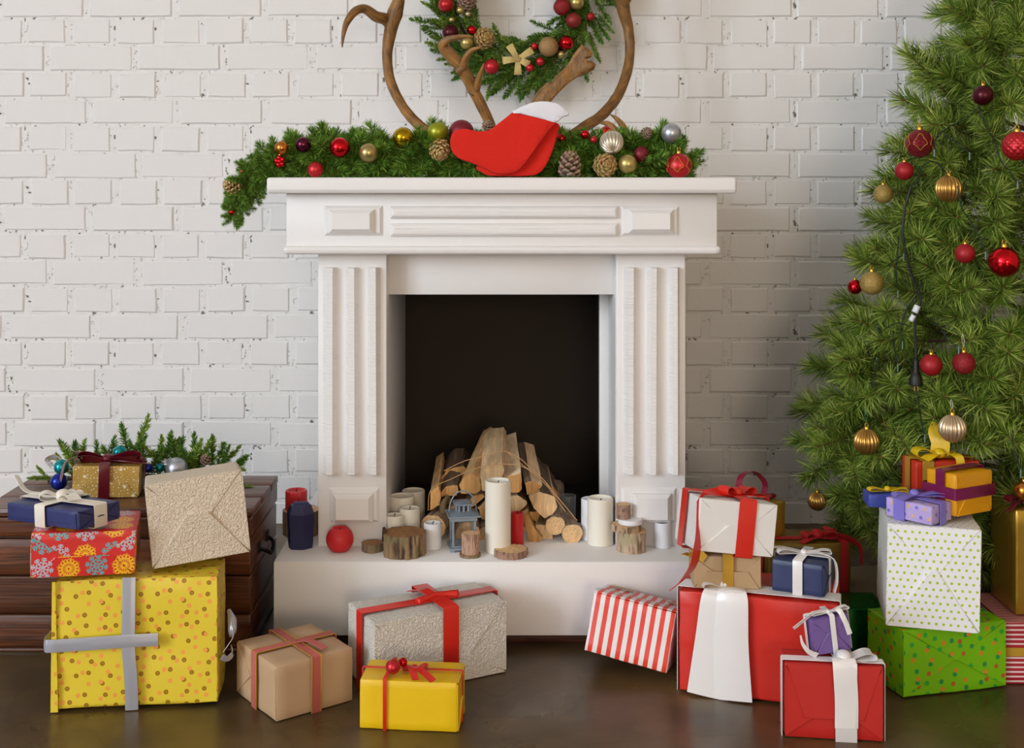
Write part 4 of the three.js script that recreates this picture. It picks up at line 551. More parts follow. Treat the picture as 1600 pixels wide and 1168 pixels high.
{ const q = hearthAt(889, 18, 777, 832), t = thing('glass_holder', 'small clear glass candle holder in the dark behind the logs', 'candle holder', [q.x, HY, q.z - 0.02]); part('glass_cup', lathe([[0, 0], [0.016, 0], [0.018, 0.003], [0.019, 0.085], [0.0175, 0.085], [0.0165, 0.006], [0, 0.005]], 24), phy('#cfd6da', 0.06, { transmission: 0.9, thickness: 0.002, ior: 1.45 }), t); }
// ------------------------------------------------------------------ firewood
const splitM = [std('#ffffff', 0.8, { map: rep(T.split, 0.22), bumpMap: rep(T.split, 0.22), bumpScale: 0.001 }), std('#f6e0c0', 0.8, { map: rep(T.split, 0.2), bumpMap: rep(T.split, 0.2), bumpScale: 0.001 }), std('#fff2e2', 0.8, { map: rep(T.split, 0.25), bumpMap: rep(T.split, 0.25), bumpScale: 0.001 })];
const endS = [std('#f4cf98', 0.8, { map: rep(T.split, 0.3), bumpMap: rep(T.grit, 0.08), bumpScale: 0.001 }), std('#fff0da', 0.8, { map: rep(T.split, 0.25), bumpMap: rep(T.grit, 0.08), bumpScale: 0.001 })];
const darkBark = std(0xffffff, 0.9, { vertexColors: true });
function splitLog(label, poly, d, L, o = {}) {                 // poly: outline of the near end in pixels; barkSides: indices of edges that keep their bark
  const cxp = poly.reduce((a, p) => a + p[0], 0) / poly.length, cyp = poly.reduce((a, p) => a + p[1], 0) / poly.length, c = P(cxp, cyp, d), t = thing('firewood_log', label, 'firewood', c);
  const pts = poly.map(([x, y]) => P(x, y, d).sub(c)), n = pts.length, sh = new V3(o.dx || 0, o.dy || 0, -L), K = 5, sub = 4, r = rng(Math.round(cxp * 7 + cyp));
  const out = []; for (let i = 0; i < n; i++) for (let k = 0; k < sub; k++) { const a = pts[i], b = pts[(i + 1) % n]; out.push([a.clone().lerp(b, k / sub), i]); }
  const N = out.length, rings = []; const sd = Math.round(cxp);
  for (let j = 0; j <= K; j++) rings.push(out.map(([p, e]) => { const q = p.clone().multiplyScalar(1 + (o.taper || -0.05) * j / K).addScaledVector(sh, j / K), bark = o.bark && o.bark.includes(e), w = bark ? 0.006 : 0.0035; q.x += (n3(p.x * 90 + sd, p.y * 90, j * 0.9, 5) - 0.5) * w; q.y += (n3(p.x * 90 + sd + 40, p.y * 90, j * 0.9, 6) - 0.5) * w; if (j === 0) q.z += (n3(p.x * 60 + sd, p.y * 60, 2, 8) - 0.5) * 0.008; return q; }));
  const mk = want => { const pos = [], uv = [], col = []; for (let i = 0; i < N; i++) { const bk = !!(o.bark && o.bark.includes(out[i][1])); if (bk !== want) continue; const i2 = (i + 1) % N; for (let j = 0; j < K; j++) for (const [x, y] of [[i, j], [i, j + 1], [i2, j], [i2, j], [i, j + 1], [i2, j + 1]]) { const q = rings[y][x]; pos.push(q.x, q.y, q.z); uv.push(((x === i2 ? i + 1 : i)) * 0.008 + cxp * 0.01, y / K * L); const kk = n3(q.x * 260, q.y * 260, q.z * 60, 3), m = n3(q.x * 60, q.y * 60, q.z * 30, 9) > 0.55 ? 1 : 0.6; col.push(0.07 + 0.20 * kk * m, 0.045 + 0.135 * kk * m, 0.03 + 0.085 * kk * m); } } if (!pos.length) return null; const g = new THREE.BufferGeometry(); g.setAttribute('position', new THREE.Float32BufferAttribute(pos, 3)); g.setAttribute('uv', new THREE.Float32BufferAttribute(uv, 2)); if (want) g.setAttribute('color', new THREE.Float32BufferAttribute(col, 3)); return toCreasedNormals(g, 0.7); };
  const a = mk(false), b = mk(true); if (a) part('split_wood', a, splitM[o.m ?? 0], t); if (b) part('bark', b, darkBark, t);
  const face = (ring, fl) => { const pos = [], uv = [], idx = []; const ce = ring.reduce((s, q) => s.add(q), new V3()).multiplyScalar(1 / N); pos.push(ce.x, ce.y, ce.z + (fl ? 0 : 0.002)); uv.push(cxp * 0.013, cyp * 0.011); ring.forEach(q => { pos.push(q.x, q.y, q.z); uv.push(q.x + cxp * 0.013, q.y + cyp * 0.011); }); for (let i = 0; i < N; i++) { const A = 1 + i, B = 1 + (i + 1) % N; if (fl) idx.push(0, A, B); else idx.push(0, B, A); } const g = new THREE.BufferGeometry(); g.setAttribute('position', new THREE.Float32BufferAttribute(pos, 3)); g.setAttribute('uv', new THREE.Float32BufferAttribute(uv, 2)); g.setIndex(idx); g.computeVertexNormals(); return g; };
  part('cut_end', face(rings[0], false), endS[o.e ?? 0], t); part('cut_end', face(rings[K], true), endS[o.e ?? 0], t);
  return t;
}
const z4 = a => a.map(([x, y]) => [580 + x / 4.444, 680 + y / 4.444]);
function roundLog(label, x, y, rp, d, L, o = {}) {
  const c = P(x, y, d), r = S(rp, d), t = thing('firewood_log', label, 'firewood', c), n = 72, g = barkGeo(r, L, { n, m: 10, amp: 0.05, rg: 4, seed: Math.round(x), moss: 0.2, col: [[0.13, 0.09, 0.065], [0.36, 0.26, 0.18], [0.4, 0.32, 0.22]], taper: 0.08 });
  const cap = capGeo(g, n, 0, 0, false), cap2 = capGeo(g, n, 10, L, true); t.rotation.set(-Math.PI / 2 + (o.pitch || 0), 0, o.yaw || 0, 'XZY');
  part('bark', g, barkM, t); part('cut_end', cap, endM, t); part('cut_end', cap2, endM, t); return t;
}
roundLog('round log with a pale sawn end at the left foot of the woodpile', 677, 823, 19.5, 2.945, 0.26, { yaw: -0.22 });
roundLog('round log with a pale sawn end right behind the lantern', 731, 834, 18.5, 2.935, 0.26, { yaw: 0.02 });
roundLog('round log seen just left of the tall cream candle base', 760, 838, 15, 2.95, 0.24, {});
roundLog('round log with ringed end, upper of the two at the right foot of the woodpile', 868, 821, 15, 2.93, 0.27, { yaw: -0.05, pitch: 0.10 });
roundLog('round log with ringed end and a crack, lowest and rightmost of the woodpile', 894, 834, 16, 2.925, 0.27, { yaw: 0.12, pitch: 0.04 });
splitLog('tall split log at the upper left edge of the woodpile', z4([[412, 390], [470, 350], [482, 420], [478, 480], [405, 525]]), 2.97, 0.25, { m: 1, dy: 0.03 });
splitLog('dark bark log on the upper left of the woodpile with a narrow orange end', z4([[480, 395], [520, 352], [600, 350], [610, 385], [590, 418], [490, 420]]), 2.99, 0.25, { bark: [0, 1, 2], m: 1, dy: 0.04, dx: 0.01 });
splitLog('split log with a blunt orange end left of the topmost pale log', z4([[612, 345], [640, 290], [700, 262], [750, 300], [757, 380], [730, 405], [625, 398]]), 2.965, 0.25, { m: 1, dx: 0.045, dy: 0.065, e: 0 });
splitLog('pale split log at the very top of the woodpile with a ragged edge', z4([[755, 255], [800, 215], [905, 205], [925, 240], [890, 380], [770, 385]]), 2.96, 0.22, { m: 2, e: 1, dy: 0.050, dx: 0.008 });
splitLog('split log with a rough orange end right of the topmost pale log', z4([[915, 300], [1042, 258], [1048, 370], [1020, 402], [900, 400]]), 2.965, 0.24, { m: 0, bark: [3], e: 0, dy: 0.052, dx: -0.01 });
splitLog('bark log with a three-cornered orange end above the pale wedge', z4([[1062, 330], [1110, 322], [1190, 345], [1165, 372], [1085, 414]]), 2.95, 0.25, { bark: [0, 3, 4], m: 2, dy: 0.045, dx: -0.012, e: 0 });
splitLog('broad pale wedge of split wood on the right slope of the woodpile', z4([[1095, 425], [1170, 385], [1270, 425], [1290, 490], [1262, 545], [1205, 578], [1130, 505]]), 2.935, 0.25, { m: 2, e: 1, bark: [1], dy: 0.02, dx: -0.005 });
splitLog('split orange plank leaning behind the red candle', z4([[1050, 565], [1092, 540], [1130, 640], [1190, 715], [1170, 740], [1100, 750]]), 2.93, 0.2, { m: 1, e: 0 });
splitLog('short split log in shade low on the right of the woodpile', z4([[1140, 620], [1215, 625], [1262, 690], [1250, 742], [1165, 745]]), 2.96, 0.2, { m: 0, e: 1 });
splitLog('split log end with mossy bark right of the tall cream candle', z4([[960, 425], [1010, 415], [1075, 450], [1070, 492], [1010, 540], [975, 590], [955, 560]]), 2.97, 0.24, { m: 2, e: 1, bark: [1, 2] });
splitLog('thin split piece of bark wedged in the middle right of the woodpile', z4([[1098, 530], [1150, 520], [1170, 560], [1150, 605], [1118, 590]]), 2.98, 0.2, { m: 1, bark: [0, 1, 4], e: 0 });
splitLog('split log with striped bark above the lantern roof', z4([[650, 465], [700, 420], [780, 405], [790, 430], [715, 492], [660, 500]]), 2.99, 0.24, { m: 1, bark: [0, 4], e: 0 });
splitLog('orange split piece behind the lantern roof on its left', z4([[545, 500], [600, 478], [690, 505], [690, 560], [560, 555]]), 2.99, 0.22, { m: 1, e: 0 });
splitLog('reddish split log between the lantern and the tall cream candle', z4([[740, 500], [800, 450], [850, 480], [850, 590], [770, 585]]), 2.99, 0.22, { m: 1, e: 0, bark: [0] });
splitLog('dark log filling the middle of the woodpile behind the tall candle', z4([[800, 480], [960, 430], [980, 600], [1080, 640], [1060, 740], [820, 740]]), 3.03, 0.2, { m: 0, e: 1, bark: [0, 1, 4, 5] });
splitLog('dark bark log lying at the back of the upper left woodpile', z4([[470, 330], [520, 240], [640, 210], [700, 280], [620, 360]]), 3.08, 0.2, { m: 1, bark: [0, 1, 2, 3, 4], dy: 0.0 });
splitLog('dark log lying low at the back left of the woodpile', z4([[430, 500], [560, 430], [640, 470], [640, 640], [520, 690], [440, 640]]), 3.06, 0.18, { m: 0, bark: [0, 1, 2, 3, 4, 5] });
splitLog('dark bark log at the back of the right slope of the woodpile', z4([[1090, 190], [1155, 240], [1300, 400], [1330, 520], [1250, 560], [1080, 400]]), 3.08, 0.18, { m: 1, bark: [0, 1, 2, 3, 4, 5] });
{ const t = thing('crooked_branch', 'short crooked mossy branch above the left round log', 'firewood', P(692, 793, 2.93)); part('branch', tube([[0.004, -0.012, 0], [0, 0, 0], [0.003, 0.012, -0.006], [0.012, 0.022, -0.02]].map(p => new V3(...p)), [0.0085, 0.008, 0.007, 0.005], { bump: 0.5, m: 10 }), std('#6b5a3a', 0.9, { bumpMap: rep(T.barkB, 0.1), bumpScale: 0.003 }), t); }
{ // twine
  const o = P(780, 760, 2.94), t = thing('twine', 'beige twine strung in several strands over the woodpile', 'twine', o), m = std('#b98f62', 0.9), f = (a, d) => z4(a).map(([x, y], i) => P(x, y, d[i]).sub(o));
  for (const [a, d] of [[[[505, 245], [640, 180], [790, 140], [900, 107], [945, 112]], [3.0, 3.0, 2.99, 2.98, 2.98]], [[[395, 520], [415, 378], [560, 300], [740, 225], [920, 197]], [2.955, 2.95, 2.95, 2.948, 2.945]], [[[920, 197], [1035, 210], [1140, 270], [1210, 340], [1330, 470], [1420, 580]], [2.945, 2.942, 2.93, 2.925, 2.915, 2.91]], [[[945, 112], [1040, 165], [1100, 220], [1200, 310], [1290, 420], [1430, 590]], [2.98, 2.96, 2.945, 2.925, 2.915, 2.912]], [[[945, 112], [1045, 200], [1190, 300], [1270, 420], [1350, 530]], [2.98, 2.96, 2.93, 2.918, 2.91]]]) part('strand', tube(f(a, d), 0.0011, { n: 50, m: 6 }), m, t);
}
// ------------------------------------------------------------------ fir sprigs, baubles, cones
const GREEN = { garland: [[0.04, 0.12, 0.010], [0.12, 0.28, 0.026], [0.36, 0.50, 0.08]], fir: [[0.035, 0.12, 0.020], [0.11, 0.26, 0.036], [0.30, 0.46, 0.07]], firL: [[0.09, 0.20, 0.03], [0.23, 0.37, 0.055], [0.42, 0.55, 0.10]], pine: [[0.04, 0.10, 0.008], [0.22, 0.34, 0.034], [0.60, 0.66, 0.17]] };
function sprig(o) {                                             // a twig along +y with needles; one mesh, coloured by what each piece is
  const r = rng(o.seed), pos = [], nor = [], col = [], L = o.L, n = o.n, C = o.col, bend = o.bend || 0;
  const axis = t => new V3(bend * L * t * t, L * t, bend * 0.5 * L * t * t);
  const tri = (a, b, c, k) => { const nn = b.clone().sub(a).cross(c.clone().sub(a)).normalize(); for (const p of [a, b, c]) { pos.push(p.x, p.y, p.z); nor.push(nn.x, nn.y, nn.z); col.push(...k); } };
  const br = o.twig || [0.16, 0.09, 0.04];
  for (let i = 0; i < 4; i++) for (let s = 0; s < 3; s++) { const a0 = s * 2.094, a1 = a0 + 2.094, R = o.R || 0.0022, A = axis(i / 4), B = axis((i + 1) / 4), q = (p, a, f) => p.clone().add(new V3(Math.cos(a) * R * f, 0, Math.sin(a) * R * f)); const f0 = 1 - i / 4 * 0.5, f1 = 1 - (i + 1) / 4 * 0.5; tri(q(A, a0, f0), q(B, a0, f1), q(A, a1, f0), br); tri(q(A, a1, f0), q(B, a0, f1), q(B, a1, f1), br); }
  for (let i = 0; i < n; i++) {
    const t = Math.pow((i + r()) / n, o.pow || 0.8), base = axis(t * 0.98), az = o.flat ? (r() < 0.5 ? 0 : Math.PI) + (r() - 0.5) * 2 * o.flat : r() * Math.PI * 2, an = (o.ang || 0.9) * (1 - 0.55 * sst(0.75, 1, t)) * rr(r, 0.75, 1.2);
    const l = o.nl * rr(r, 0.75, 1.1) * (1 - 0.35 * sst(0.8, 1, t) * (o.tip ?? 1)), d = new V3(Math.cos(az) * Math.sin(an), Math.cos(an), Math.sin(az) * Math.sin(an)), w = (o.nw || 0.0012) / 2;
    const sd = d.clone().cross(new V3(r() - 0.5, r() - 0.5, r() - 0.5)).normalize(), up = sd.clone().cross(d), mid = base.clone().addScaledVector(d, l * 0.55).addScaledVector(up, l * 0.05), tip = base.clone().addScaledVector(d, l).addScaledVector(up, -l * 0.02 + (r() - 0.5) * l * 0.1);
    const k = r(), c = [0, 1, 2].map(e => k < 0.55 ? mix(C[0][e], C[1][e], k / 0.55) : mix(C[1][e], C[2][e], (k - 0.55) / 0.45));
    const a = base.clone().addScaledVector(sd, w * 0.7), b = base.clone().addScaledVector(sd, -w * 0.7), m1 = mid.clone().addScaledVector(sd, w), m2 = mid.clone().addScaledVector(sd, -w);
    tri(a, m1, b, c); tri(b, m1, m2, c); tri(m1, tip, m2, c);
  }
  if (o.bud) { const b = axis(1), R = o.bud; for (let s = 0; s < 5; s++) { const a0 = s * 1.2566, a1 = a0 + 1.2566, e = a => b.clone().add(new V3(Math.cos(a) * R, 0, Math.sin(a) * R)), top = b.clone().add(new V3(0, R * 2.6, 0)), bot = b.clone().add(new V3(0, -R * 2, 0)); tri(e(a1), e(a0), top, [0.30, 0.15, 0.05]); tri(e(a0), e(a1), bot, [0.26, 0.13, 0.05]); } }
  const g = new THREE.BufferGeometry(); g.setAttribute('position', new THREE.Float32BufferAttribute(pos, 3)); g.setAttribute('normal', new THREE.Float32BufferAttribute(nor, 3)); g.setAttribute('color', new THREE.Float32BufferAttribute(col, 3)); return g;
}
const leafM = phy(0xffffff, 0.55, { vertexColors: true, side: THREE.DoubleSide, specularIntensity: 0.5, transmission: 0.16, thickness: 0 });
const UPV = new V3(0, 1, 0);
function putSprig(parent, g, at, dir, r, name = 'fir_sprig', sc = 1) { const m = part(name, g, leafM, parent); m.position.copy(at); m.quaternion.setFromUnitVectors(UPV, dir.clone().normalize()).multiply(new THREE.Quaternion().setFromAxisAngle(UPV, r() * 6.28)); m.scale.setScalar(sc); return m; }
const garG = [], firG = [], firLG = [], lightG = []; for (let k = 0; k < 8; k++) { garG.push(sprig({ seed: 300 + k, L: 0.075, n: 170, nl: 0.030, nw: 0.0020, ang: 0.95, col: GREEN.garland, bend: (k - 3.5) * 0.06, R: 0.0013 })); firG.push(sprig({ seed: 330 + k, L: 0.105, n: 230, nl: 0.0185, nw: 0.0025, ang: 0.95, flat: 1.1, col: GREEN.fir, bend: (k - 3.5) * 0.05, R: 0.0014 })); firLG.push(sprig({ seed: 360 + k, L: 0.095, n: 230, nl: 0.016, nw: 0.0026, ang: 0.85, flat: 1.3, col: GREEN.firL, bend: (k - 3.5) * 0.05, R: 0.0014 })); }

const glit = (c, m = 0.3) => std(c, 0.45, { metalness: m, map: rep(T.glitterCol, 0.8), roughness: 0.35, bumpMap: rep(T.glitter, 0.8), bumpScale: 0.0007 });
const BM = {
  redShiny: std('#d01a24', 0.10, { metalness: 0.95 }), redSatin: phy('#bd1e28', 0.36, { metalness: 0.55, clearcoat: 0.2, clearcoatRoughness: 0.3 }), redMatte: phy('#a01620', 0.5, { metalness: 0.25 }), maroon: std('#4a0a1a', 0.32, { metalness: 0.6 }), plum: std('#5a1a34', 0.15, { metalness: 0.85 }), dusty: std('#7a1e2c', 0.48, { metalness: 0.45 }), brick: std('#8c2a28', 0.5, { metalness: 0.4 }),
  goldShiny: std('#b09018', 0.10, { metalness: 0.95 }), goldSatin: std('#ad9a62', 0.30, { metalness: 0.85 }), champagne: std('#cbb494', 0.30, { metalness: 0.8 }), gold: std('#b98f4c', 0.28, { metalness: 0.85 }), goldPale: std('#b9a765', 0.34, { metalness: 0.8 }), olive: std('#94981f', 0.36, { metalness: 0.55 }), copper: std('#c47a30', 0.2, { metalness: 0.9 }), silver: std('#b4b8c0', 0.34, { metalness: 0.8 }), silverGold: std('#d2c8b4', 0.3, { metalness: 0.75 }),
  glitRed: glit('#cf2430'), glitGold: glit('#f0bd7c'), glitGoldT: glit('#ecc66a'), teal: std('#16929a', 0.2, { metalness: 0.6 }), blue: std('#1c2f9a', 0.2, { metalness: 0.6 }), aqua: std('#a9d4d2', 0.35, { metalness: 0.4 }), glitOrn: std('#8c1c2a', 0.3, { metalness: 0.5, bumpMap: rep(T.emboss, 0.5), bumpScale: 0.003 }),
};
const capM = std('#c9a044', 0.3, { metalness: 0.9 }), capS = std('#b9bcc2', 0.3, { metalness: 0.9 }), threadM = std('#d9d2c4', 0.8);
const ballG = new THREE.SphereGeometry(1, 40, 28);
function ribG(n, a, diamond) { const g = new THREE.SphereGeometry(1, diamond ? 96 : n * 8, diamond ? 72 : 24), p = g.attributes.position; for (let i = 0; i < p.count; i++) { const v = new V3().fromBufferAttribute(p, i), th = Math.atan2(v.z, v.x), ph = Math.acos(clamp(v.y, -1, 1)), s = Math.sin(ph); let k; if (diamond) k = 1 - a + a * Math.sqrt(Math.abs(Math.sin(th * n / 2 + ph * 6) * Math.sin(th * n / 2 - ph * 6))); else k = 1 - a * s * (1 - Math.abs(Math.cos(th * n / 2))) ** 1.5; p.setXYZ(i, v.x * k, v.y * k, v.z * k); } g.computeVertexNormals(); return g; }
const ribbedG = ribG(18, 0.14), diamG = ribG(12, 0.07, true);
function bauble(label, px, py, rp, d, mat, o = {}) {           // centre and radius in pixels at distance d
  const R = S(rp, d), c = P(px, py, d), t = thing('bauble', label, 'bauble', [c.x, c.y, c.z], o.group); if (o.tilt) t.rotation.set(o.tilt[0], 0, o.tilt[1]);
  const b = part('ball', o.g || ballG, mat, t); b.scale.setScalar(R); b.rotation.y = px * 0.37;
  const cm = o.silverCap ? capS : capM; part('cap', lathe([[0, R * 0.9], [R * 0.2, R * 0.93], [R * 0.22, R * 0.97], [R * 0.2, R * 1.14], [R * 0.16, R * 1.2], [0, R * 1.21]], 14), cm, t);
  part('loop', new THREE.TorusGeometry(R * 0.13, R * 0.03, 6, 14).translate(0, R * 1.31, 0), cm, t);
  if (o.thread) { const q = o.thread; part('thread', tube([[0, R * 1.4, 0], [0.002, R * 1.4 + q * 0.5, -0.003], [0, R * 1.4 + q, -0.008], [-0.003, R * 1.4 + q * 0.5, -0.003], [0, R * 1.38, 0]].map(p => new V3(...p)), 0.0005, { m: 5 }), o.threadM || threadM, t); }
  if (o.motif) { const g = []; for (let k = 0; k < 3; k++) { const a = 0.6 + k * 1.25, pts = []; for (let i = 0; i <= 26; i++) { const u = i / 26 * 6.28, th = a + Math.cos(u) * 0.42 * (1 + 0.25 * Math.sin(3 * u)), ph = 1.45 + Math.sin(u) * 0.5 * (1 + 0.25 * Math.cos(4 * u)); pts.push(new V3(Math.sin(ph) * Math.cos(th), Math.cos(ph), Math.sin(ph) * Math.sin(th)).multiplyScalar(R * 1.01)); } g.push(tube(pts, R * 0.025, { n: 60, m: 5 })); } part('gold_tracing', merge(g), RM.gold, t); }
  return t;
}
const coneM = { brown: std(0xffffff, 0.75, { vertexColors: true }), gold: std(0xffffff, 0.5, { vertexColors: true, metalness: 0.3 }) };
function coneGeo(L, R, gold, seed) {                            // pine cone along +y, spiral of woody scales
  const r = rng(seed), a = [], N = 46, core = gold ? [0.10, 0.06, 0.025] : [0.06, 0.035, 0.025], tipC = gold ? [0.58, 0.38, 0.15] : [0.34, 0.22, 0.15];
  for (let i = 0; i < N; i++) {
    const t = i / N, y = t * L, rad = R * (0.55 + 0.45 * Math.sin(Math.PI * Math.min(1, 0.22 + t * 0.82))) * (1 - 0.55 * sst(0.7, 1, t)), az = i * 2.39996, sl = rad * 1.1, w = R * 0.40 * (1 - 0.4 * t), lift = mix(0.0, 0.95, t);
    const g = new THREE.BufferGeometry(), th = R * 0.09, P0 = [[0.12 * rad, 0, -w * 0.3], [0.12 * rad, 0, w * 0.3], [sl * 0.9, 0.05 * R, w], [sl + w * 0.45, 0.14 * R, 0], [sl * 0.9, 0.05 * R, -w]], pos = [], idx = [], cl = [];
    for (const s of [1, -1]) P0.forEach((p, k) => { pos.push(p[0], p[1] + s * th * (k > 1 ? 1.2 : 0.5), p[2]); cl.push(...(k > 1 ? tipC.map((q, e) => mix(core[e], q, k === 3 ? 1.15 : 0.55) * rr(r, 0.8, 1.15)) : core)); });
    idx.push(0, 1, 2, 0, 2, 4, 4, 2, 3, 5, 7, 6, 5, 9, 7, 9, 8, 7); for (let k = 0; k < 5; k++) { const b = (k + 1) % 5; idx.push(k, k + 5, b, b, k + 5, b + 5); }
    g.setAttribute('position', new THREE.Float32BufferAttribute(pos, 3)); g.setAttribute('color', new THREE.Float32BufferAttribute(cl, 3)); g.setIndex(idx); const f = toCreasedNormals(g, 0.4); f.rotateZ(lift * 0.75 + 0.25); f.rotateY(az); f.translate(0, y, 0); a.push(f);
  }
  const c = new THREE.CylinderGeometry(R * 0.15, R * 0.3, L, 8).translate(0, L / 2, 0).toNonIndexed(); c.deleteAttribute('uv'); colorBy(c, () => core); a.push(c); return merge(a);
}
function pineCone(label, px, py, lp, rp, d, dir, gold, o = {}) { const c = P(px, py, d), L = S(lp, d), t = thing('pine_cone', label, 'pine cone', c, o.group), m = part('scales', coneGeo(L, S(rp, d), gold, Math.round(px)), gold ? coneM.gold : coneM.brown, t), v = new V3(...dir).normalize(); m.quaternion.setFromUnitVectors(UPV, v); m.position.copy(v.clone().multiplyScalar(-L / 2)); return t; }

{ // ---- garland on the mantel
  const r = rng(501), fill = [], t = thing('fir_garland', 'green fir garland lying along the mantel shelf and drooping over its left end', 'garland', P(780, 277, 2.95));
  const o = t.position, path = [[366, 338, 2.92], [374, 305, 2.92], [396, 274, 2.92], [428, 257, 2.93], [480, 251, 2.945], [560, 250, 2.94], [660, 247, 2.94], [760, 252, 2.95], [860, 251, 2.94], [960, 252, 2.94], [1040, 249, 2.94], [1076, 252, 2.94]].map(p => P(...p).sub(o)), cv = new THREE.CatmullRomCurve3(path, false, 'centripetal');
  part('wire_stem', tube(path, 0.004, { n: 80 }), std('#3a2d18', 0.9), t);
  for (let i = 0; i < 900; i++) {
    const u = (i % 300 + r()) / 300, p = cv.getPointAt(u), tan = cv.getTangentAt(u), a = r() * 6.283, e1 = new V3(0, 0, 1), e2 = tan.clone().cross(e1).normalize(), out = e1.multiplyScalar(Math.cos(a) * 0.75).addScaledVector(e2, Math.sin(a));
    if (out.y < -0.25 && u > 0.2 && i % 2) out.y *= -0.6;
    const dir = out.multiplyScalar(rr(r, 0.5, 0.95)).addScaledVector(tan, rr(r, -0.5, 0.9) * (u < 0.2 ? -1 : r() < 0.5 ? -1 : 1)); const lim = u < 0.2 ? 0.75 : 1;
    p.x += rr(r, -0.008, 0.008); p.y += rr(r, -0.024, 0.016) * (u < 0.2 ? 0.4 : 1); p.z += rr(r, -0.03, 0.03);
    if (u > 0.17 && p.y + o.y + Math.min(0, dir.y) * 0.08 < 1.076) dir.y = -Math.max(0, p.y + o.y - 1.082) / 0.07;
    const m = putSprig(t, garG[i % 8], p, dir, r, 'fir_sprig', rr(r, 0.75, 1.08) * (u < 0.12 ? 0.62 : lim) * (Math.abs(u - 0.5) > 0.45 ? 0.75 : 1)); if (i >= 290) { m.updateMatrix(); fill.push(m.matrix.clone()); m.removeFromParent(); }
  }
  const im = new THREE.InstancedMesh(garG[2], leafM, fill.length); fill.forEach((m, i) => im.setMatrixAt(i, m)); im.name = 'fir_needles'; im.userData.kind = 'stuff'; im.castShadow = im.receiveShadow = true; t.add(im);
}
bauble('small orange copper bauble at the left bend of the garland', 440, 231, 11, 2.87, BM.copper, { tilt: [-1.35, 0.1] });
bauble('shiny dark plum bauble near the left bend of the garland', 474, 226, 12.5, 2.88, BM.plum, { tilt: [-1.35, 0.1] });
bauble('shiny red bauble on the left half of the garland', 531, 230.5, 16, 2.865, BM.redShiny, { tilt: [-1.35, 0.1] });
bauble('satin pale gold bauble right of the shiny red one on the garland', 576, 239, 15.5, 2.86, BM.goldSatin, { tilt: [-1.35, 0.1] });
bauble('mirror-bright yellow gold bauble on top of the garland', 630, 215, 16.5, 2.88, BM.goldShiny, { tilt: [-1.35, 0.1] });
bauble('olive green bauble above the gold pine cone on the garland', 684, 206, 16, 2.885, BM.olive, { tilt: [-1.35, 0.1] });
bauble('satin red bauble low on the garland resting on the shelf edge', 493, 265, 12.5, 2.855, BM.redSatin, { tilt: [-1.35, 0.1] });
bauble('big dusty burgundy bauble behind the toe of the red stocking', 721, 207, 20, 2.90, BM.dusty, { tilt: [-1.35, 0.1] });
bauble('ribbed silver gold bauble on the right half of the garland', 955.6, 222.5, 19, 2.865, BM.silverGold, { g: ribbedG, tilt: [-0.7, 0.1] });
bauble('satin gold bauble low on the right half of the garland', 980.6, 256, 15, 2.855, BM.goldPale, { tilt: [-1.35, 0.1] });
bauble('dark burgundy bauble between the gold and silver ones on the garland', 1002, 241, 12.5, 2.88, BM.dusty, { tilt: [-1.35, 0.1] });
bauble('silver bauble near the right end of the garland', 1049, 208, 16, 2.885, BM.silver, { silverCap: 1, tilt: [-1.35, 0.1] });
bauble('red bauble with raised gold tracing at the right end of the garland', 1060.6, 259, 20, 2.862, BM.redSatin, { motif: 1 });
bauble('red bauble partly hidden behind the ribbed one on the garland', 947, 207, 10, 2.93, BM.redShiny, { tilt: [-1.35, 0.1] });
bauble('small red bauble left of the ribbed one on the garland', 914, 210, 7, 2.88, BM.redShiny, { tilt: [-1.35, 0.1] });
bauble('tiny red bauble just left of the ribbed one on the garland', 927.5, 218, 5.5, 2.875, BM.redSatin, { tilt: [-1.35, 0.1] });
bauble('shiny red bauble beside the right edge of the stockings', 877, 216, 8.5, 2.90, BM.redShiny, { tilt: [-1.35, 0.1] });
bauble('tiny red berry bauble on the drooping left end of the garland', 379, 268, 4, 2.90, BM.redShiny, { tilt: [-1.35, 0.1] });
bauble('tiny red berry bauble lowest on the drooping garland end', 362, 331, 5, 2.90, BM.redShiny, { tilt: [-1.35, 0.1] });
{ const c = P(437, 252, 2.87), t = thing('star_ornament', 'small shiny red lobed ornament under the copper bauble', 'ornament', c), g = []; for (let k = 0; k < 5; k++) { const a = k * 1.2566 + 0.5; g.push(new THREE.SphereGeometry(0.006, 14, 10).scale(1, 1.2, 0.9).translate(Math.cos(a) * 0.0075, Math.sin(a) * 0.0085, 0)); } g.push(new THREE.SphereGeometry(0.008, 14, 10)); part('lobes', merge(g), BM.redShiny, t); part('cap', lathe([[0, 0.012], [0.003, 0.012], [0.0025, 0.018], [0, 0.0185]], 10), capM, t); }
pineCone('golden pine cone on the garland left of the stocking toe', 687, 234, 36, 16, 2.87, [0.1, -0.35, 0.9], true);
pineCone('brown pine cone standing upright on the mantel beside the stockings', 890, 259, 38, 17, 2.856, [0, 1, 0.1], false);
pineCone('golden pine cone facing forward below the ribbed bauble', 945.6, 258, 30, 18, 2.865, [0.1, 0.1, 1], true);
pineCone('small dark pine cone at the top right of the garland', 1010, 208, 18, 9, 2.90, [0.1, 0.3, 1], false);
pineCone('small brown pine cone peeking out above the red stocking', 763, 198, 16, 9, 2.89, [-0.3, 0.6, 0.5], false);
pineCone('pine cone at the drooping left end of the garland', 364, 292, 26, 11, 2.89, [-0.8, 0.3, 0.4], true);

bauble('satin red bauble tied on the small yellow gift box', 614, 1041, 11.5, 2.372, BM.redSatin, { tilt: [-0.8, -0.6] });
bauble('smaller shiny red bauble tied on the small yellow gift box', 629.5, 1034, 7, 2.395, BM.redShiny, { tilt: [-0.8, -0.6] });
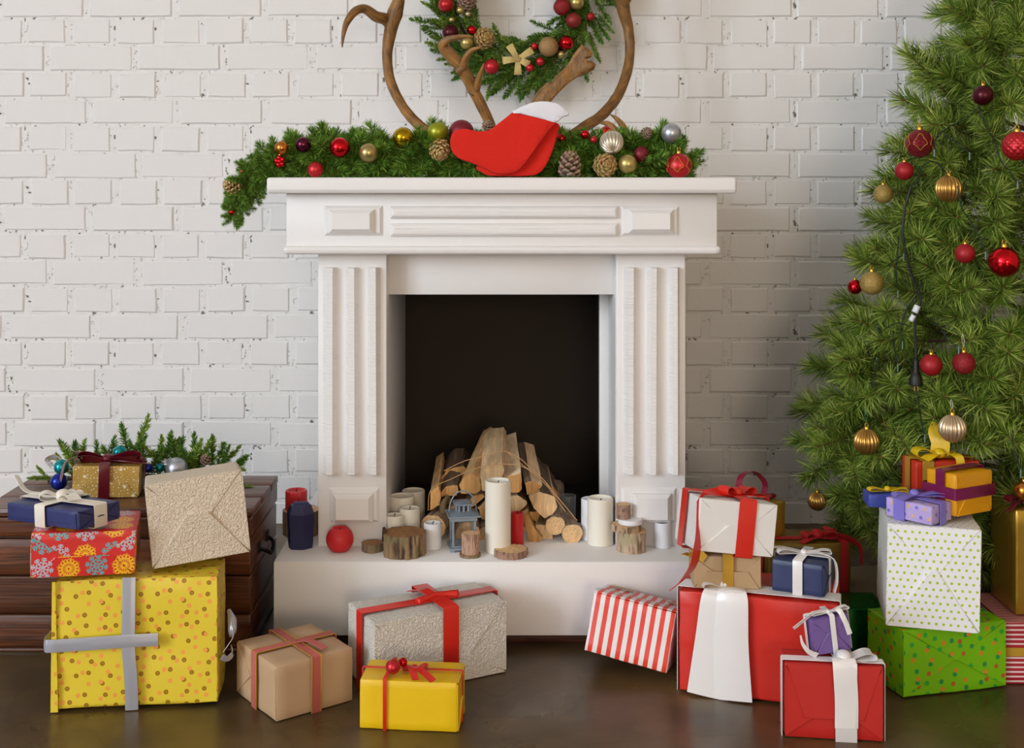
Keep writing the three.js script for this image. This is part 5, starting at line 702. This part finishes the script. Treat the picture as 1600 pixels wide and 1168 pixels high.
// ---- stockings
const feltR = std('#d6200f', 0.95, { bumpMap: rep(T.felt, 0.06), bumpScale: 0.0008 }), feltW = std('#e4e3ea', 0.95, { bumpMap: rep(T.felt, 0.06), bumpScale: 0.0008 });
function stocking(label, body, cuff, d, lean) {
  const z2 = a => a.map(([x, y]) => [680 + x / 3.2, y / 3.2]), pb = z2(body), c = P(800, 276, d), t = thing('stocking', label, 'stocking', c); t.rotation.x = lean;
  const pv = (q, dd = d) => { const v = P(q[0], q[1], dd).sub(c); return new THREE.Vector2(v.x, v.y); };
  const mk = (px, depth, bev) => { const s = new THREE.Shape(); s.moveTo(...pv(px[0]).toArray()); s.splineThru([...px.slice(1), px[0]].map(q => pv(q))); const g0 = extr(s, depth, bev, 3, 60); g0.clearGroups(); const g = new TessellateModifier(0.016, 7).modify(g0), p = g.attributes.position; for (let i = 0; i < p.count; i++) p.setZ(i, p.getZ(i) + (n3(p.getX(i) * 20 + 3, p.getY(i) * 20, 1, 6) - 0.5) * 0.007); g.deleteAttribute('normal'); g.computeVertexNormals(); return toCreasedNormals(g, 0.8); };
  part('body', mk(pb, 0.006, 0.0035), feltR, t);
  if (cuff) part('cuff', mk(z2(cuff), 0.010, 0.004).translate(0, 0, -0.002), feltW, t);
  return t;
}
stocking('red felt stocking with a white cuff lying across the garland', [[385, 562], [440, 572], [520, 590], [597, 610], [560, 665], [510, 735], [460, 805], [420, 848], [370, 868], [300, 866], [240, 838], [180, 815], [115, 790], [82, 750], [76, 695], [98, 656], [150, 645], [210, 656], [270, 650], [325, 610]], [[385, 560], [430, 535], [490, 512], [560, 508], [620, 522], [655, 550], [668, 574], [640, 585], [600, 612], [540, 597], [460, 577]], 2.822, -0.04);
stocking('second red felt stocking, beneath the one with the white cuff', [[560, 612], [618, 622], [606, 690], [584, 760], [552, 830], [510, 870], [440, 880], [330, 880], [270, 878], [232, 862], [208, 832], [300, 780], [420, 720]], null, 2.841, -0.04);

// ---- antlers leaning at the back of the shelf
{
  const bone = std('#e2cca2', 0.5, { map: rep(T.bone, 0.12), bumpMap: rep(T.bone, 0.12), bumpScale: 0.0008 });
  const A = (label, base, parts, d0) => { const c = P(base[0], base[1], d0), t = thing('antler', label, 'antler', c); for (const [n, pts, rad, o] of parts) part(n, tube(pts.map(([x, y, d]) => P(x, y, d).sub(c)), rad.map(q => S(q, d0)), { m: 14, n: pts.length * 8, bump: 0.12, ...o }), bone, t); return t; };
  const left = A('brown antler curving up on the left behind the garland', [735, 245], [
    ['beam', [[742, 246, 3.34], [715, 232, 3.38], [680, 214, 3.42], [655, 196, 3.45], [629, 166, 3.5], [610, 126, 3.54], [605, 87, 3.56], [609, 53, 3.56], [617, 22, 3.55], [624, -4, 3.54], [632, -50, 3.5], [650, -110, 3.45]], [9, 9, 9, 8.5, 8, 8, 8.5, 10.5, 13, 9, 9, 7]],
    ['tine', [[612, 40, 3.56], [602, 30, 3.55], [588, 26, 3.52], [570, 14, 3.5], [556, 17, 3.48], [543, 33, 3.46], [537, 52, 3.45], [534.5, 74, 3.45]], [10, 10, 9, 7.5, 7, 5.5, 3.5, 1]],
    ['brow_tine', [[775, 232, 3.3], [764, 191, 3.28], [743, 147, 3.26], [721, 106, 3.24], [700, 82, 3.23], [692, 72, 3.22], [696, 64, 3.21], [710, 59.5, 3.2], [726, 57, 3.2], [740, 57.5, 3.2]], [9, 8, 8.5, 9.5, 10, 7.5, 6, 4.5, 3, 1]],
    ['tine', [[716, 112, 3.24], [724, 104, 3.23], [728, 90, 3.21], [737, 79, 3.2], [754, 73, 3.19]], [9, 6.5, 5, 4.2, 1]],
    ['tine', [[739, 146, 3.26], [745, 135, 3.25], [749, 120, 3.23], [756, 99, 3.21]], [9, 6, 4.5, 1]],
  ], 3.4);
  const right = A('brown antler curving up on the right with a broad forked shovel tine', [870, 240], [
    ['beam', [[850, 238, 3.34], [880, 222, 3.38], [908, 202, 3.42], [940, 180, 3.46], [964, 151, 3.5], [978, 118, 3.53], [984, 85, 3.55], [982, 47, 3.56], [975, 18, 3.55], [971, -8, 3.54], [962, -60, 3.5], [940, -110, 3.45]], [9, 9, 9, 8.5, 8.5, 8.5, 8, 8.5, 10, 13, 10, 7]],
    ['tine', [[973, 5, 3.55], [982, -8, 3.54], [994, -20, 3.52], [1010, -50, 3.5]], [10, 9, 8, 2]],
    ['brow_tine', [[815, 212, 3.26], [830, 180, 3.25], [842, 158, 3.24], [852, 145, 3.235], [862, 134, 3.23]], [9, 9.5, 10, 10, 8]],
  ], 3.4);
  { // the flattened shovel with its hooked points
    const o = right.position, out = [[836, 166], [842, 152], [850, 140], [866, 122], [878, 110], [888, 99], [896, 85], [903, 76], [909, 69], [914, 74], [922, 77.5], [926, 84], [923, 90], [916, 92.5], [917.5, 95], [924, 94.5], [931, 101], [928, 109], [917, 115.5], [902, 120.5], [887, 131], [871, 147], [859, 161], [850, 172]].map(([x, y]) => P(x, y, 3.215).sub(o)), sh = new THREE.Shape(out.map(p => new THREE.Vector2(p.x, p.y)));
    const g0 = extr(sh, 0.003, 0.0078, 4, 8); g0.clearGroups(); const g = new TessellateModifier(0.012, 6).modify(g0), p = g.attributes.position; for (let i = 0; i < p.count; i++) { const x = p.getX(i), y = p.getY(i); p.setZ(i, p.getZ(i) * (0.8 + 0.5 * n3(x * 40, y * 40, 2, 5)) + (n3(x * 25 + 4, y * 25, 1, 9) - 0.5) * 0.008 + out[0].z); } g.deleteAttribute('normal'); g.computeVertexNormals(); part('shovel', toCreasedNormals(g, 1.0), bone, right);
  }
  A('short dark curved antler tip rising from the right half of the garland', [965, 225], [['tine', [[982, 226, 3.05], [979, 210, 3.06], [972, 195, 3.08], [963, 185, 3.1], [954, 179, 3.12]], [6, 6, 5, 3.5, 1]]], 3.1);
  A('short brown antler tip lying low behind the ribbed bauble', [940, 215], [['tine', [[968, 214, 3.08], [958, 200, 3.09], [948, 193, 3.1], [938, 192, 3.12]], [6, 5.5, 4.5, 1.5]]], 3.1);
}
{ // ---- wreath on the wall
  const r = rng(611), c = P(810, 0, 3.72), t = thing('wreath', 'round fir wreath with red and gold baubles hanging on the brick wall', 'wreath', c), R = S(103, 3.72);
  part('ring_base', new THREE.TorusGeometry(R, 0.014, 8, 60), std('#3a2d18', 0.9), t);
  for (let i = 0; i < 285; i++) {
    const a = (i + r()) / 285 * 6.283, p = new V3(Math.cos(a) * R, Math.sin(a) * R, 0.005 + r() * 0.02), tan = new V3(-Math.sin(a), Math.cos(a), 0).multiplyScalar(-1), rad = new V3(Math.cos(a), Math.sin(a), 0), side = rr(r, -0.8, 0.8);
    p.addScaledVector(rad, side * 0.045); const dir = tan.multiplyScalar(rr(r, 0.5, 1)).addScaledVector(rad, side).add(new V3(0, 0, rr(r, 0.0, 0.55)));
    putSprig(t, (r() < 0.35 ? firLG : firG)[i % 8], p, dir, r, 'fir_sprig', rr(r, 0.8, 1.1));
  }
  for (const [x, y, dx, dy, s, l] of [[690, 22, -0.9, 0.6, 0.75, 1], [770, 122, -0.35, -1, 0.75, 1], [808, 118, 0.25, -1, 0.75, 0], [838, 122, 0.1, -1, 0.7, 0], [690, 45, -1, 0.05, 0.6, 0], [845, 62, -0.9, -0.25, 0.9, 1], [868, 48, -0.8, 0.25, 0.8, 0], [914, 30, 0.05, -1, 0.8, 1], [924, 30, 0.35, -1, 0.75, 0], [935, 22, 0.5, -1, 0.7, 0], [800, 112, -0.6, -0.8, 0.9, 1], [935, 10, 1, 0.2, 0.5, 0]]) putSprig(t, (l ? firLG : firG)[Math.round(x) % 8], P(x, y, 3.69).sub(c), new V3(dx, dy, 0.25), r, 'fir_sprig', s);
  const D = 3.66;
  for (const [l, x, y, rp, m, g] of [['satin red bauble at the upper left of the wreath', 696.6, 7, 12, BM.redSatin], ['glossy maroon bauble on the left of the wreath above the antler curl', 704, 51, 13, BM.maroon], ['small shiny red bauble left of the wreath pine cone', 737, 47, 7.5, BM.redShiny], ['olive gold bauble inside the antler curl on the wreath', 729, 67, 10.5, BM.goldPale], ['small gold bauble under the upper left red one on the wreath', 719, 16, 6.5, BM.goldPale], ['tiny pale gold bauble beside the dark cone on the wreath', 731, 22, 4.5, BM.champagne], ['tiny gold bauble at the left middle of the wreath', 706, 31, 5, BM.goldPale], ['red bauble left of the gold ribbon bow on the wreath', 768, 104, 12, BM.redSatin], ['small red bauble just below the gold ribbon bow', 828, 106, 6.5, BM.redSatin], ['small red bauble below the glittering gold one on the wreath', 844, 96, 7, BM.redSatin], ['tiny red bauble left of the glittering gold one', 835, 72, 5.5, BM.redSatin], ['large glittering gold bauble at the lower right of the wreath', 857, 73, 15.5, BM.glitGold], ['shiny red bauble right of the glittering gold one', 885, 67, 11.5, BM.redShiny], ['small gold bauble under the shiny red one on the wreath', 877, 85, 6.5, BM.goldPale], ['glittering red bauble at the upper right of the wreath', 878, 11, 13.5, BM.glitRed], ['gold bauble at the upper right of the wreath beside the red glitter', 901, 4, 11.5, BM.goldPale], ['matte brick red bauble at the right of the wreath', 896, 32, 12, BM.brick], ['small red bauble half hidden at the right rim of the wreath', 923, 26, 6.5, BM.redMatte]]) bauble(l, x, y, rp, D - (rp < 8 ? 0.01 : 0.02), m, { tilt: [-1.3, (x - 810) * 0.006], silverCap: rp < 6 });
  pineCone('golden pine cone facing forward on the left of the wreath', 756, 60, 24, 16, D, [0.2, 0.15, 1], true);
  pineCone('dark pine cone at the top left of the wreath', 728, 3, 24, 14, D, [0, 0.3, 1], false);
  const bc = P(809, 93, 3.655), b = thing('ribbon_bow', 'pale gold ribbon bow with pointed ends at the bottom of the wreath', 'bow', bc), bm = std('#c9b070', 0.5, { metalness: 0.35, bumpMap: rep(T.grit, 0.03), bumpScale: 0.0008, side: THREE.DoubleSide });
  for (const [x, y] of [[-0.026, 0.042], [-0.045, -0.004], [0.044, 0.028], [0.034, -0.016], [0.0, -0.046]]) { const l = Math.hypot(x, y); part('bow_loop', strip([new V3(0, 0, 0.004), new V3(x * 0.5, y * 0.5, 0.013), new V3(x, y, 0.008), new V3(x * 0.9, y * 0.9, 0.0015)], u => 0.013 + 0.011 * Math.min(1, u * 1.5), new V3(-y / l, x / l, 0), { n: 20, across: 2, cup: 0.0015 }), bm, b); }
  part('knot', new THREE.SphereGeometry(0.011, 14, 10).scale(1.1, 0.8, 0.7).translate(0, 0, 0.009), bm, b);
}
{ // ---- fir sprigs and blue baubles on the chest
  const r = rng(711), d0 = 2.97, c = P(215, 745, d0), t = thing('fir_garland', 'small fir garland with blue and teal baubles lying on the wooden chest', 'garland', [c.x, 0.327, c.z]), o = t.position;
  part('wire_stem', tube([[75, 752], [140, 745], [215, 742], [290, 745], [360, 748]].map(([x, y]) => P(x, y, d0).sub(o)), 0.004), std('#3a2d18', 0.9), t);
  for (const [x, y, dx, dy, s, l] of [[88, 748, -0.6, 0.1, 0.6, 1], [82, 752, -0.7, 0.6, 0.5, 1], [100, 745, -0.3, -0.4, 0.6, 0], [122, 738, -0.3, 1, 0.75, 0], [124, 738, 0.1, 1, 0.75, 1], [112, 742, -0.7, 0.9, 0.6, 1], [150, 735, 0.1, 1, 0.6, 0], [162, 730, 0.6, 0.8, 0.6, 1], [140, 735, 0.8, 0.6, 0.6, 1], [205, 722, -0.12, 1, 0.95, 0], [210, 722, 0.35, 1, 1.05, 1], [225, 716, 0.1, 1, 0.75, 1], [205, 720, 0.9, 0.35, 0.85, 0], [200, 724, 0.5, 0.7, 0.8, 0], [240, 735, 0.5, 0.6, 0.85, 0], [255, 735, 0.2, 0.9, 0.8, 0], [262, 728, 0.6, 0.9, 0.7, 0], [250, 740, -0.6, 0.4, 0.8, 0], [300, 735, -0.4, 0.9, 0.8, 0], [300, 735, 0.1, 1, 0.8, 0], [305, 735, 0.5, 0.9, 0.8, 1], [330, 735, 0.15, 1, 0.9, 1], [340, 735, 0.7, 0.8, 0.8, 1], [335, 738, 0.9, 0.35, 0.8, 1], [330, 742, -0.5, 0.3, 0.9, 0], [310, 745, 0.6, 0.2, 0.8, 0], [352, 745, 0.5, 0.6, 0.7, 0], [365, 755, 0.9, -0.1, 0.5, 1], [290, 745, 0.3, 0.4, 0.9, 0], [345, 742, 0.2, 0.7, 0.7, 0], [230, 742, 0.2, 0.3, 0.8, 0], [110, 750, 0.2, 0.5, 0.9, 0], [135, 745, -0.4, 0.6, 0.9, 1], [160, 742, 0.3, 0.7, 0.8, 0], [250, 745, 0.0, 0.6, 0.9, 1], [270, 745, 0.5, 0.5, 0.9, 0], [285, 742, -0.2, 0.8, 0.9, 0], [295, 742, 0.3, 0.8, 0.9, 1], [315, 745, -0.3, 0.7, 0.9, 0], [330, 748, 0.3, 0.6, 0.9, 0], [345, 750, 0.6, 0.5, 0.9, 0], [235, 738, -0.4, 0.8, 0.8, 0], [350, 748, 0.1, 0.8, 0.8, 1], [262, 742, -0.5, 0.8, 0.8, 1], [180, 738, -0.2, 0.6, 0.7, 0], [320, 730, -0.2, 1, 0.65, 1], [312, 738, 0.0, 0.9, 0.6, 0]]) putSprig(t, (l ? firLG : firG)[Math.round(x * 3 + y) % 8], P(x, y, d0 + (r() - 0.5) * 0.08).sub(o), new V3(dx, dy, rr(r, -0.1, 0.5)), r, 'fir_sprig', s * 1.15);
  for (const [l, x, y, rp, m, d] of [['teal bauble at the left of the chest garland', 96, 729, 11.5, BM.teal, 2.92], ['deep blue bauble in front at the left of the chest garland', 92, 752, 13, BM.blue, 2.89], ['teal bauble rising behind the dark red bow', 187, 706, 10.5, BM.teal, 2.95], ['large silver bauble behind the cream embossed box', 276, 731, 17, BM.silver, 2.90], ['small deep blue bauble right of the gold star box', 231, 731, 7, BM.blue, 2.92], ['pale aqua bauble half hidden in the chest garland', 280, 704, 10, BM.aqua, 2.99], ['small teal bauble at the right of the chest garland', 311, 707, 7, BM.teal, 2.97], ['small teal bauble between the blue and the silver one', 250, 730, 7, BM.teal, 2.93], ['small silver bauble beside the large silver one', 259, 722, 6, BM.silver, 2.93]]) bauble(l, x, y, rp, d, m, { silverCap: 1, tilt: x > 255 && x < 290 ? [0.2, 1.2] : [-1.2, 0.3] });
  pineCone('small whitened pine cone at the right of the chest garland', 321, 718, 16, 8, 2.94, [0.1, 1, 0.3], false);
  const wb = thing('ribbon_bow', 'white ribbon with gold wire edges at the left of the chest garland', 'bow', P(100, 720, 2.96)), wm = std('#dcd9e0', 0.5, { side: THREE.DoubleSide });
  for (const pts of [[[0.0, -0.01, 0], [-0.02, 0.012, 0.01], [-0.036, 0.006, 0.01], [-0.03, -0.012, 0]], [[0.0, -0.01, 0], [0.025, 0.018, 0.0], [0.06, 0.012, -0.01], [0.085, 0.014, -0.015]]].map(q => q.map(p => new V3(...p)))) { const W = new V3(0.35, 0.6, 0.7); part('bow_loop', strip(pts, 0.026, W, { n: 20 }), wm, wb); for (const s of [-1, 1]) part('wire_edge', tube(pts.map(p => p.clone().addScaledVector(W.clone().normalize(), s * 0.013)), 0.0008, { m: 5, n: 24 }), RM.gold, wb); }
}
// ------------------------------------------------------------------ the pine tree
{
  const AX = 1.43, AZ = 0.64, r = rng(811);
  const prof = [[0.10, 0.50], [0.22, 0.62], [0.38, 0.66], [0.52, 0.62], [0.66, 0.56], [0.82, 0.50], [1.0, 0.455], [1.15, 0.41], [1.3, 0.37], [1.45, 0.30], [1.62, 0.22], [1.8, 0.12], [1.95, 0.03]];
  const rad = y => { for (let i = 0; i < prof.length - 1; i++) if (y <= prof[i + 1][0]) return mix(prof[i][1], prof[i + 1][1], clamp((y - prof[i][0]) / (prof[i + 1][0] - prof[i][0]), 0, 1)); return 0.02; };
  const t = thing('pine_tree', 'tall long-needled green pine tree hung with red and gold baubles', 'tree', [AX, 0, AZ]);
  const barkT = std('#5a4030', 0.9, { bumpMap: rep(T.barkB, 0.2), bumpScale: 0.004 });
  part('trunk', tube([[0, 0.14, 0], [0.004, 0.6, 0], [-0.004, 1.2, 0], [0, 1.9, 0]].map(p => new V3(...p)), [0.032, 0.026, 0.017, 0.005], { n: 20, m: 10, bump: 0.2 }), barkT, t);
  part('burlap_base', lathe([[0, 0], [0.15, 0], [0.17, 0.02], [0.165, 0.09], [0.15, 0.13], [0.12, 0.15], [0.04, 0.155], [0, 0.156]], 28), std('#8a7358', 0.95, { bumpMap: rep(T.wool, 0.05), bumpScale: 0.002 }), t, 'burlap wrapped foot');
  const tg = []; for (let k = 0; k < 10; k++) tg.push(sprig({ seed: 900 + k, L: 0.15, n: 290, nl: 0.066, nw: 0.0021, ang: 1.0, col: GREEN.pine, bend: (k - 4.5) * 0.05, R: 0.0032, bud: 0.0035, pow: 0.75, tip: 0.5, twig: [0.20, 0.10, 0.045] }));
  // baubles first, so that branches leave them free
  const surf = (px, py, k = 1) => { let d = 3.0; for (let i = 0; i < 6; i++) { const p = P(px, py, d), R = rad(p.y), dx = p.x - AX; d = DZ - AZ - k * Math.sqrt(Math.max(R * R - dx * dx, 0.004)); } return d; };
  const balls = [];
  for (const [l, x, y, rp, m, o] of [
    ['dark maroon bauble near the top of the tree', 1536, 149, 16, BM.maroon, {}], ['large dark red bauble with embossed ornament on the upper left of the tree', 1437, 224, 22, BM.glitOrn, { motif: 1, thread: 0.02 }], ['large red bauble with a diamond lattice at the upper right edge', 1589, 228, 23, BM.redSatin, { g: diamG, thread: 0.03 }], ['matte red bauble below the embossed one on the upper left', 1413, 267, 14.5, BM.redMatte, {}], ['ribbed champagne gold bauble in the upper half of the tree', 1482, 295, 21, BM.gold, { g: ribbedG }], ['glittering gold bauble at the left edge of the upper tree', 1380, 303, 15, BM.glitGoldT, {}], ['matte red bauble hanging below a head-on pine tuft at mid height', 1508, 396, 15.5, BM.redMatte, {}], ['largest shiny red bauble at the right of mid tree', 1569, 409, 24, BM.redShiny, {}], ['small shiny red bauble at the far left of mid tree', 1336, 448, 11.5, BM.redShiny, {}], ['glittering gold bauble beside the small shiny red one at mid left', 1362, 442, 18.5, BM.glitGoldT, {}], ['dark red bauble in shade beside the black lamp socket', 1455, 570, 17, BM.redMatte, {}], ['glittering dark red bauble right of the black lamp socket', 1506, 567, 17.5, BM.glitRed, { thread: 0.03 }], ['ribbed gold bauble in the lower left of the tree', 1354, 690, 20.5, BM.gold, { g: ribbedG, thread: 0.04, threadM: std('#3f7a4a', 0.8) }], ['ribbed champagne bauble just above the yellow bow', 1488, 669, 21.5, BM.champagne, { g: ribbedG, thread: 0.02 }], ['small ribbed gold bauble lowest on the left of the tree', 1277, 783, 14.5, BM.gold, { g: ribbedG }], ['orange copper bauble at the right edge above the gold box', 1600, 766, 15, BM.copper, { d: 2.60 }],
  ]) { const d = o.d || surf(x, y, 1.02) - 0.03; bauble(l, x, y, rp, d, m, o); balls.push([x, y, rp, d]); }
  // pine tufts: those named by where their tips show, then branches round the trunk
  const tufts = [];
  const add = (tip, dir, s, forced) => {
    for (const [bx, by, br, bd] of balls) { for (const f of forced ? [0.02] : [-0.02, 0.05, 0.11]) { const q = tip.clone().addScaledVector(dir, -f * s), d = DZ - q.z; if (d > bd + 0.02) continue; const px = CX + q.x * F / d, py = CY - (q.y - HC) * F / d, lim = br + (forced ? 12 : 26); if ((px - bx) ** 2 + (py - by) ** 2 < lim * lim) return; } }
    tufts.push({ tip, dir, s, d: DZ - tip.z });
  };
  const spot = (x, y, dx, dy, dz, s = 1, k = 1.0) => add(P(x, y, surf(x, y, k)), new V3(dx, dy, dz).normalize(), s, true);
  for (const a of [[1537, 110, -0.05, -0.1, 1], [1597, 172, 0.1, -0.05, 1], [1469, 246, -0.2, 0.15, 1], [1420, 334, -0.35, 0.2, 1], [1504, 340, 0, 0, 1], [1566, 350, 0.05, 0.1, 1], [1476, 437, -0.35, 0.35, 1], [1372, 475, -0.6, 0.4, 0.8], [1412, 515, -0.25, 0.3, 1], [1520, 519, -0.75, 0.2, 0.7], [1320, 557, -0.8, 0.1, 0.6], [1574, 452, -0.2, 0.3, 1], [1475, 622, -0.1, 0.1, 1], [1560, 597, 0.05, 0.1, 1], [1322, 644, -0.5, 0.05, 0.9], [1360, 630, 0.15, 0.15, 1], [1252, 684, -0.95, 0.12, 0.3], [1590, 674, 0.05, 0.1, 1], [1310, 775, -0.8, 0.0, 0.6], [1440, 97, -0.95, 0.25, 0.35], [1450, 186, -0.9, 0.15, 0.5], [1402, 227, -0.9, 0.3, 0.4], [1375, 292, -0.9, 0.15, 0.4], [1428, 78, -0.6, 0.7, 0.2], [1569, 20, -0.4, 0.75, 0.5], [1540, 45, -0.6, 0.5, 0.5], [1590, 40, 0, 0.6, 0.7], [1362, 385, -0.7, 0.3, 0.6], [1345, 405, -0.9, 0.25, 0.3], [1402, 405, -0.2, 0.2, 1], [1335, 500, -0.85, 0.3, 0.3], [1310, 540, -0.9, 0.3, 0.2], [1322, 590, -0.8, -0.1, 0.6], [1430, 690, 0.2, -0.1, 1], [1300, 660, -0.8, 0.1, 0.5], [1275, 700, -0.8, -0.1, 0.5], [1262, 740, -0.7, -0.2, 0.6], [1330, 730, -0.3, -0.2, 1], [1380, 720, 0, -0.15, 1], [1300, 820, -0.6, -0.4, 0.7], [1345, 800, -0.2, -0.3, 1], [1360, 850, -0.1, -0.5, 1], [1310, 860, -0.5, -0.6, 0.6], [1275, 660, -0.95, 0.25, 0.2], [1540, 680, 0.2, 0.2, 1], [1585, 560, -0.2, 0, 1], [1400, 610, -0.2, -0.1, 1], [1590, 110, -0.3, 0.2, 1], [1500, 60, -0.7, 0.35, 0.4], [1580, 300, 0.2, 0, 1], [1520, 460, 0.1, 0.1, 1], [1450, 370, 0, 0.1, 1], [1540, 640, 0, -0.1, 1]]) spot(...a, rr(r, 0.82, 1.02));
  const rim = [];
  for (let y = 0.2, k = 0; y < 1.9; y += 0.052, k++) {
    const R = rad(y), n = Math.round(6 + R * 16);
    for (let i = 0; i < n; i++) {
      const az = (i + (k % 2) * 0.5 + rr(r, -0.25, 0.25)) / n * 6.283, out = new V3(Math.cos(az), 0, Math.sin(az)), L = R * rr(r, 0.80, 1.0), up = y < 0.4 ? rr(r, -0.35, 0.05) : rr(r, -0.05, 0.40);
      let tip = new V3(AX, y, AZ).addScaledVector(out, L); tip.y += up * 0.12; if (tip.z < 0.07) { tip.z = 0.07; } if (tip.x > RX) continue;
      const back = out.z < -0.55, dir = out.clone().setY(up * 0.9 + 0.05).normalize(); if (back && i % 2) continue;
      add(tip, dir, rr(r, 0.85, 1.1)); if (!back) { const a2 = az + rr(r, 0.25, 0.5) * (r() < 0.5 ? -1 : 1); const tip2 = new V3(AX, y + rr(r, -0.03, 0.03), AZ).addScaledVector(new V3(Math.cos(a2), 0, Math.sin(a2)), L * rr(r, 0.62, 0.8)); tip2.z = Math.max(tip2.z, 0.06); add(tip2, new V3(Math.cos(a2 + rr(r, -0.6, 0.6)), up + 0.15, Math.sin(a2 + rr(r, -0.6, 0.6))).normalize(), rr(r, 0.8, 1.0)); }
      if (!back && i % 2 === 0) rim.push([new V3(AX, y - 0.06, AZ), tip.clone().addScaledVector(dir, -0.1)]);
    }
  }
  const seen = q => { const px = CX + q.tip.x * F / q.d, py = CY - (q.tip.y - HC) * F / q.d; return px > 1180 && px < 1660 && py > -40 && py < 980 ? q.d : q.d + 10; };
  tufts.forEach(q => { q.v = seen(q); }); tufts.sort((a, b) => a.v - b.v);
  const rest = []; tufts.forEach((q, i) => {
    const m = new THREE.Mesh(tg[i % 10], leafM); m.position.copy(q.tip).addScaledVector(q.dir, -0.15 * q.s).sub(t.position); m.quaternion.setFromUnitVectors(UPV, q.dir).multiply(new THREE.Quaternion().setFromAxisAngle(UPV, r() * 6.28)); m.scale.setScalar(q.s);
    if (i < 270) { m.name = 'pine_tuft'; m.castShadow = m.receiveShadow = true; t.add(m); } else { m.updateMatrix(); rest.push(m.matrix.clone()); }
  });
  for (let k = 0; k < 2; k++) { const im = new THREE.InstancedMesh(tg[k * 3], leafM, Math.ceil((rest.length - k) / 2)); let c = 0; rest.forEach((m, i) => { if (i % 2 === k) im.setMatrixAt(c++, m); }); im.name = 'pine_needles'; im.userData.kind = 'stuff'; im.castShadow = im.receiveShadow = true; t.add(im); }
  const bg = rim.map(([a, b]) => tube([a.clone().sub(t.position), a.clone().lerp(b, 0.55).add(new V3(0, 0.015, 0)).sub(t.position), b.clone().sub(t.position)], [0.008, 0.005, 0.0028], { n: 6, m: 5, open: 1 }));
  part('branches', merge(bg), barkT, t).userData.kind = 'stuff';
  // cable, socket and string lights
  const cab = std('#101412', 0.5), dk = std('#12241a', 0.55), wp = std('#d8dade', 0.4);
  const line = (pts, k = 1.06) => pts.map(([x, y, e]) => P(x, y, surf(x, y, k) - 0.045 - (e || 0)));
  { const pts = line([[1424, 290], [1413, 330], [1411, 370], [1419, 410], [1428, 440], [1438, 462], [1436, 480], [1430, 500], [1431, 540], [1431, 566]]), o = pts.at(-1).clone(), s = S(1, 2.75), th = thing('lamp_cable', 'black cable with white plug joint and black lamp socket hanging in the tree', 'cable', o);
    part('cord', tube(pts.map(p => p.clone().sub(o)), 0.0032, { n: 70, m: 8 }), cab, th);
    part('plug', merge([tube([[1434, 477], [1429, 488]].map(([x, y]) => P(x, y, surf(x, y, 1.06) - 0.055).sub(o)), [0.0075, 0.008], { n: 4 }), tube([[1428, 492], [1423, 501]].map(([x, y]) => P(x, y, surf(x, y, 1.06) - 0.055).sub(o)), [0.006, 0.0065], { n: 4 })]), wp, th, 'white plug');
    part('socket', lathe([[0, 0.010], [0.005, 0.008], [0.007, 0], [0.006, -0.004], [0.0075, -0.008], [0.006, -0.012], [0.008, -0.016], [0.0065, -0.02], [0.010, -0.026], [0.0145, -0.034], [0.0155, -0.050], [0.0140, -0.052], [0.0140, -0.040], [0, -0.038]], 24), cab, th, 'black lamp socket');
    for (const x of [-0.004, 0.004]) part('pin', new THREE.CylinderGeometry(0.0012, 0.0012, 0.014, 8).translate(x, -0.058, 0.002), capM, th); }
  for (const [l, runs] of [
    ['dark green twisted light string across the upper tree', [[[1532, 165], [1510, 185], [1480, 200], [1463, 215], [1460, 235]], [[1530, 172], [1542, 200], [1556, 225], [1563, 250], [1578, 268], [1590, 285]], [[1475, 210], [1500, 228], [1515, 240]], [[1430, 290], [1440, 262], [1455, 252], [1475, 265], [1487, 290]]]],
    ['dark green twisted light string at mid height of the tree', [[[1404, 370], [1402, 400], [1400, 425], [1403, 455]], [[1496, 290], [1503, 325], [1516, 345], [1530, 370], [1540, 395]], [[1386, 415], [1400, 405], [1412, 398]], [[1440, 440], [1432, 460], [1416, 485], [1408, 515], [1410, 535]], [[1424, 510], [1400, 505], [1375, 520], [1360, 530], [1356, 550], [1366, 548], [1373, 530], [1371, 510]]]],
    ['dark green twisted light string in the lower tree', [[[1452, 503], [1470, 512], [1480, 530], [1498, 542]], [[1431, 602], [1436, 630], [1440, 660], [1445, 680]], [[1362, 590], [1364, 605], [1370, 560]], [[1395, 520], [1398, 545], [1403, 570]], [[1582, 672], [1584, 700], [1595, 735]]]],
  ]) { const o = P(runs[0][0][0], runs[0][0][1], 2.75), th = thing('light_string', l, 'fairy lights', o), wires = [], bulbs = []; for (const run of runs) { const p = line(run).map(q => q.sub(o)); for (const s of [-1, 1]) { const cv = new THREE.CatmullRomCurve3(p), n = run.length * 9, q = []; for (let i = 0; i <= n; i++) { const v = cv.getPoint(i / n); v.x += Math.sin(i * 1.1) * 0.0014 * s; v.z += Math.cos(i * 1.1) * 0.0014 * s; q.push(v); } wires.push(tube(q, 0.0009, { n: n * 2, m: 5 })); } const e = p.at(-1); bulbs.push(new THREE.CylinderGeometry(0.0018, 0.0018, 0.018, 8).translate(e.x, e.y - 0.006, e.z)); } part('wire', merge(wires), dk, th); bulbs.forEach(b => part('bulb', b, std('#5f7a72', 0.25), th)); }
}
{ const t = thing('burlap_bundle', 'folded grey-brown burlap bundle on the floor under the tree', 'burlap', [0.965, 0, 0.66]); t.rotation.y = 0.15; part('folded_cloth', boxGeo(0.17, 0.066, 0.12, 0.018, { lump: 0.006, seg: 10 }), std('#b8a78e', 0.95, { bumpMap: rep(T.wool, 0.05), bumpScale: 0.002 }), t); }
renderer.render(scene, camera);
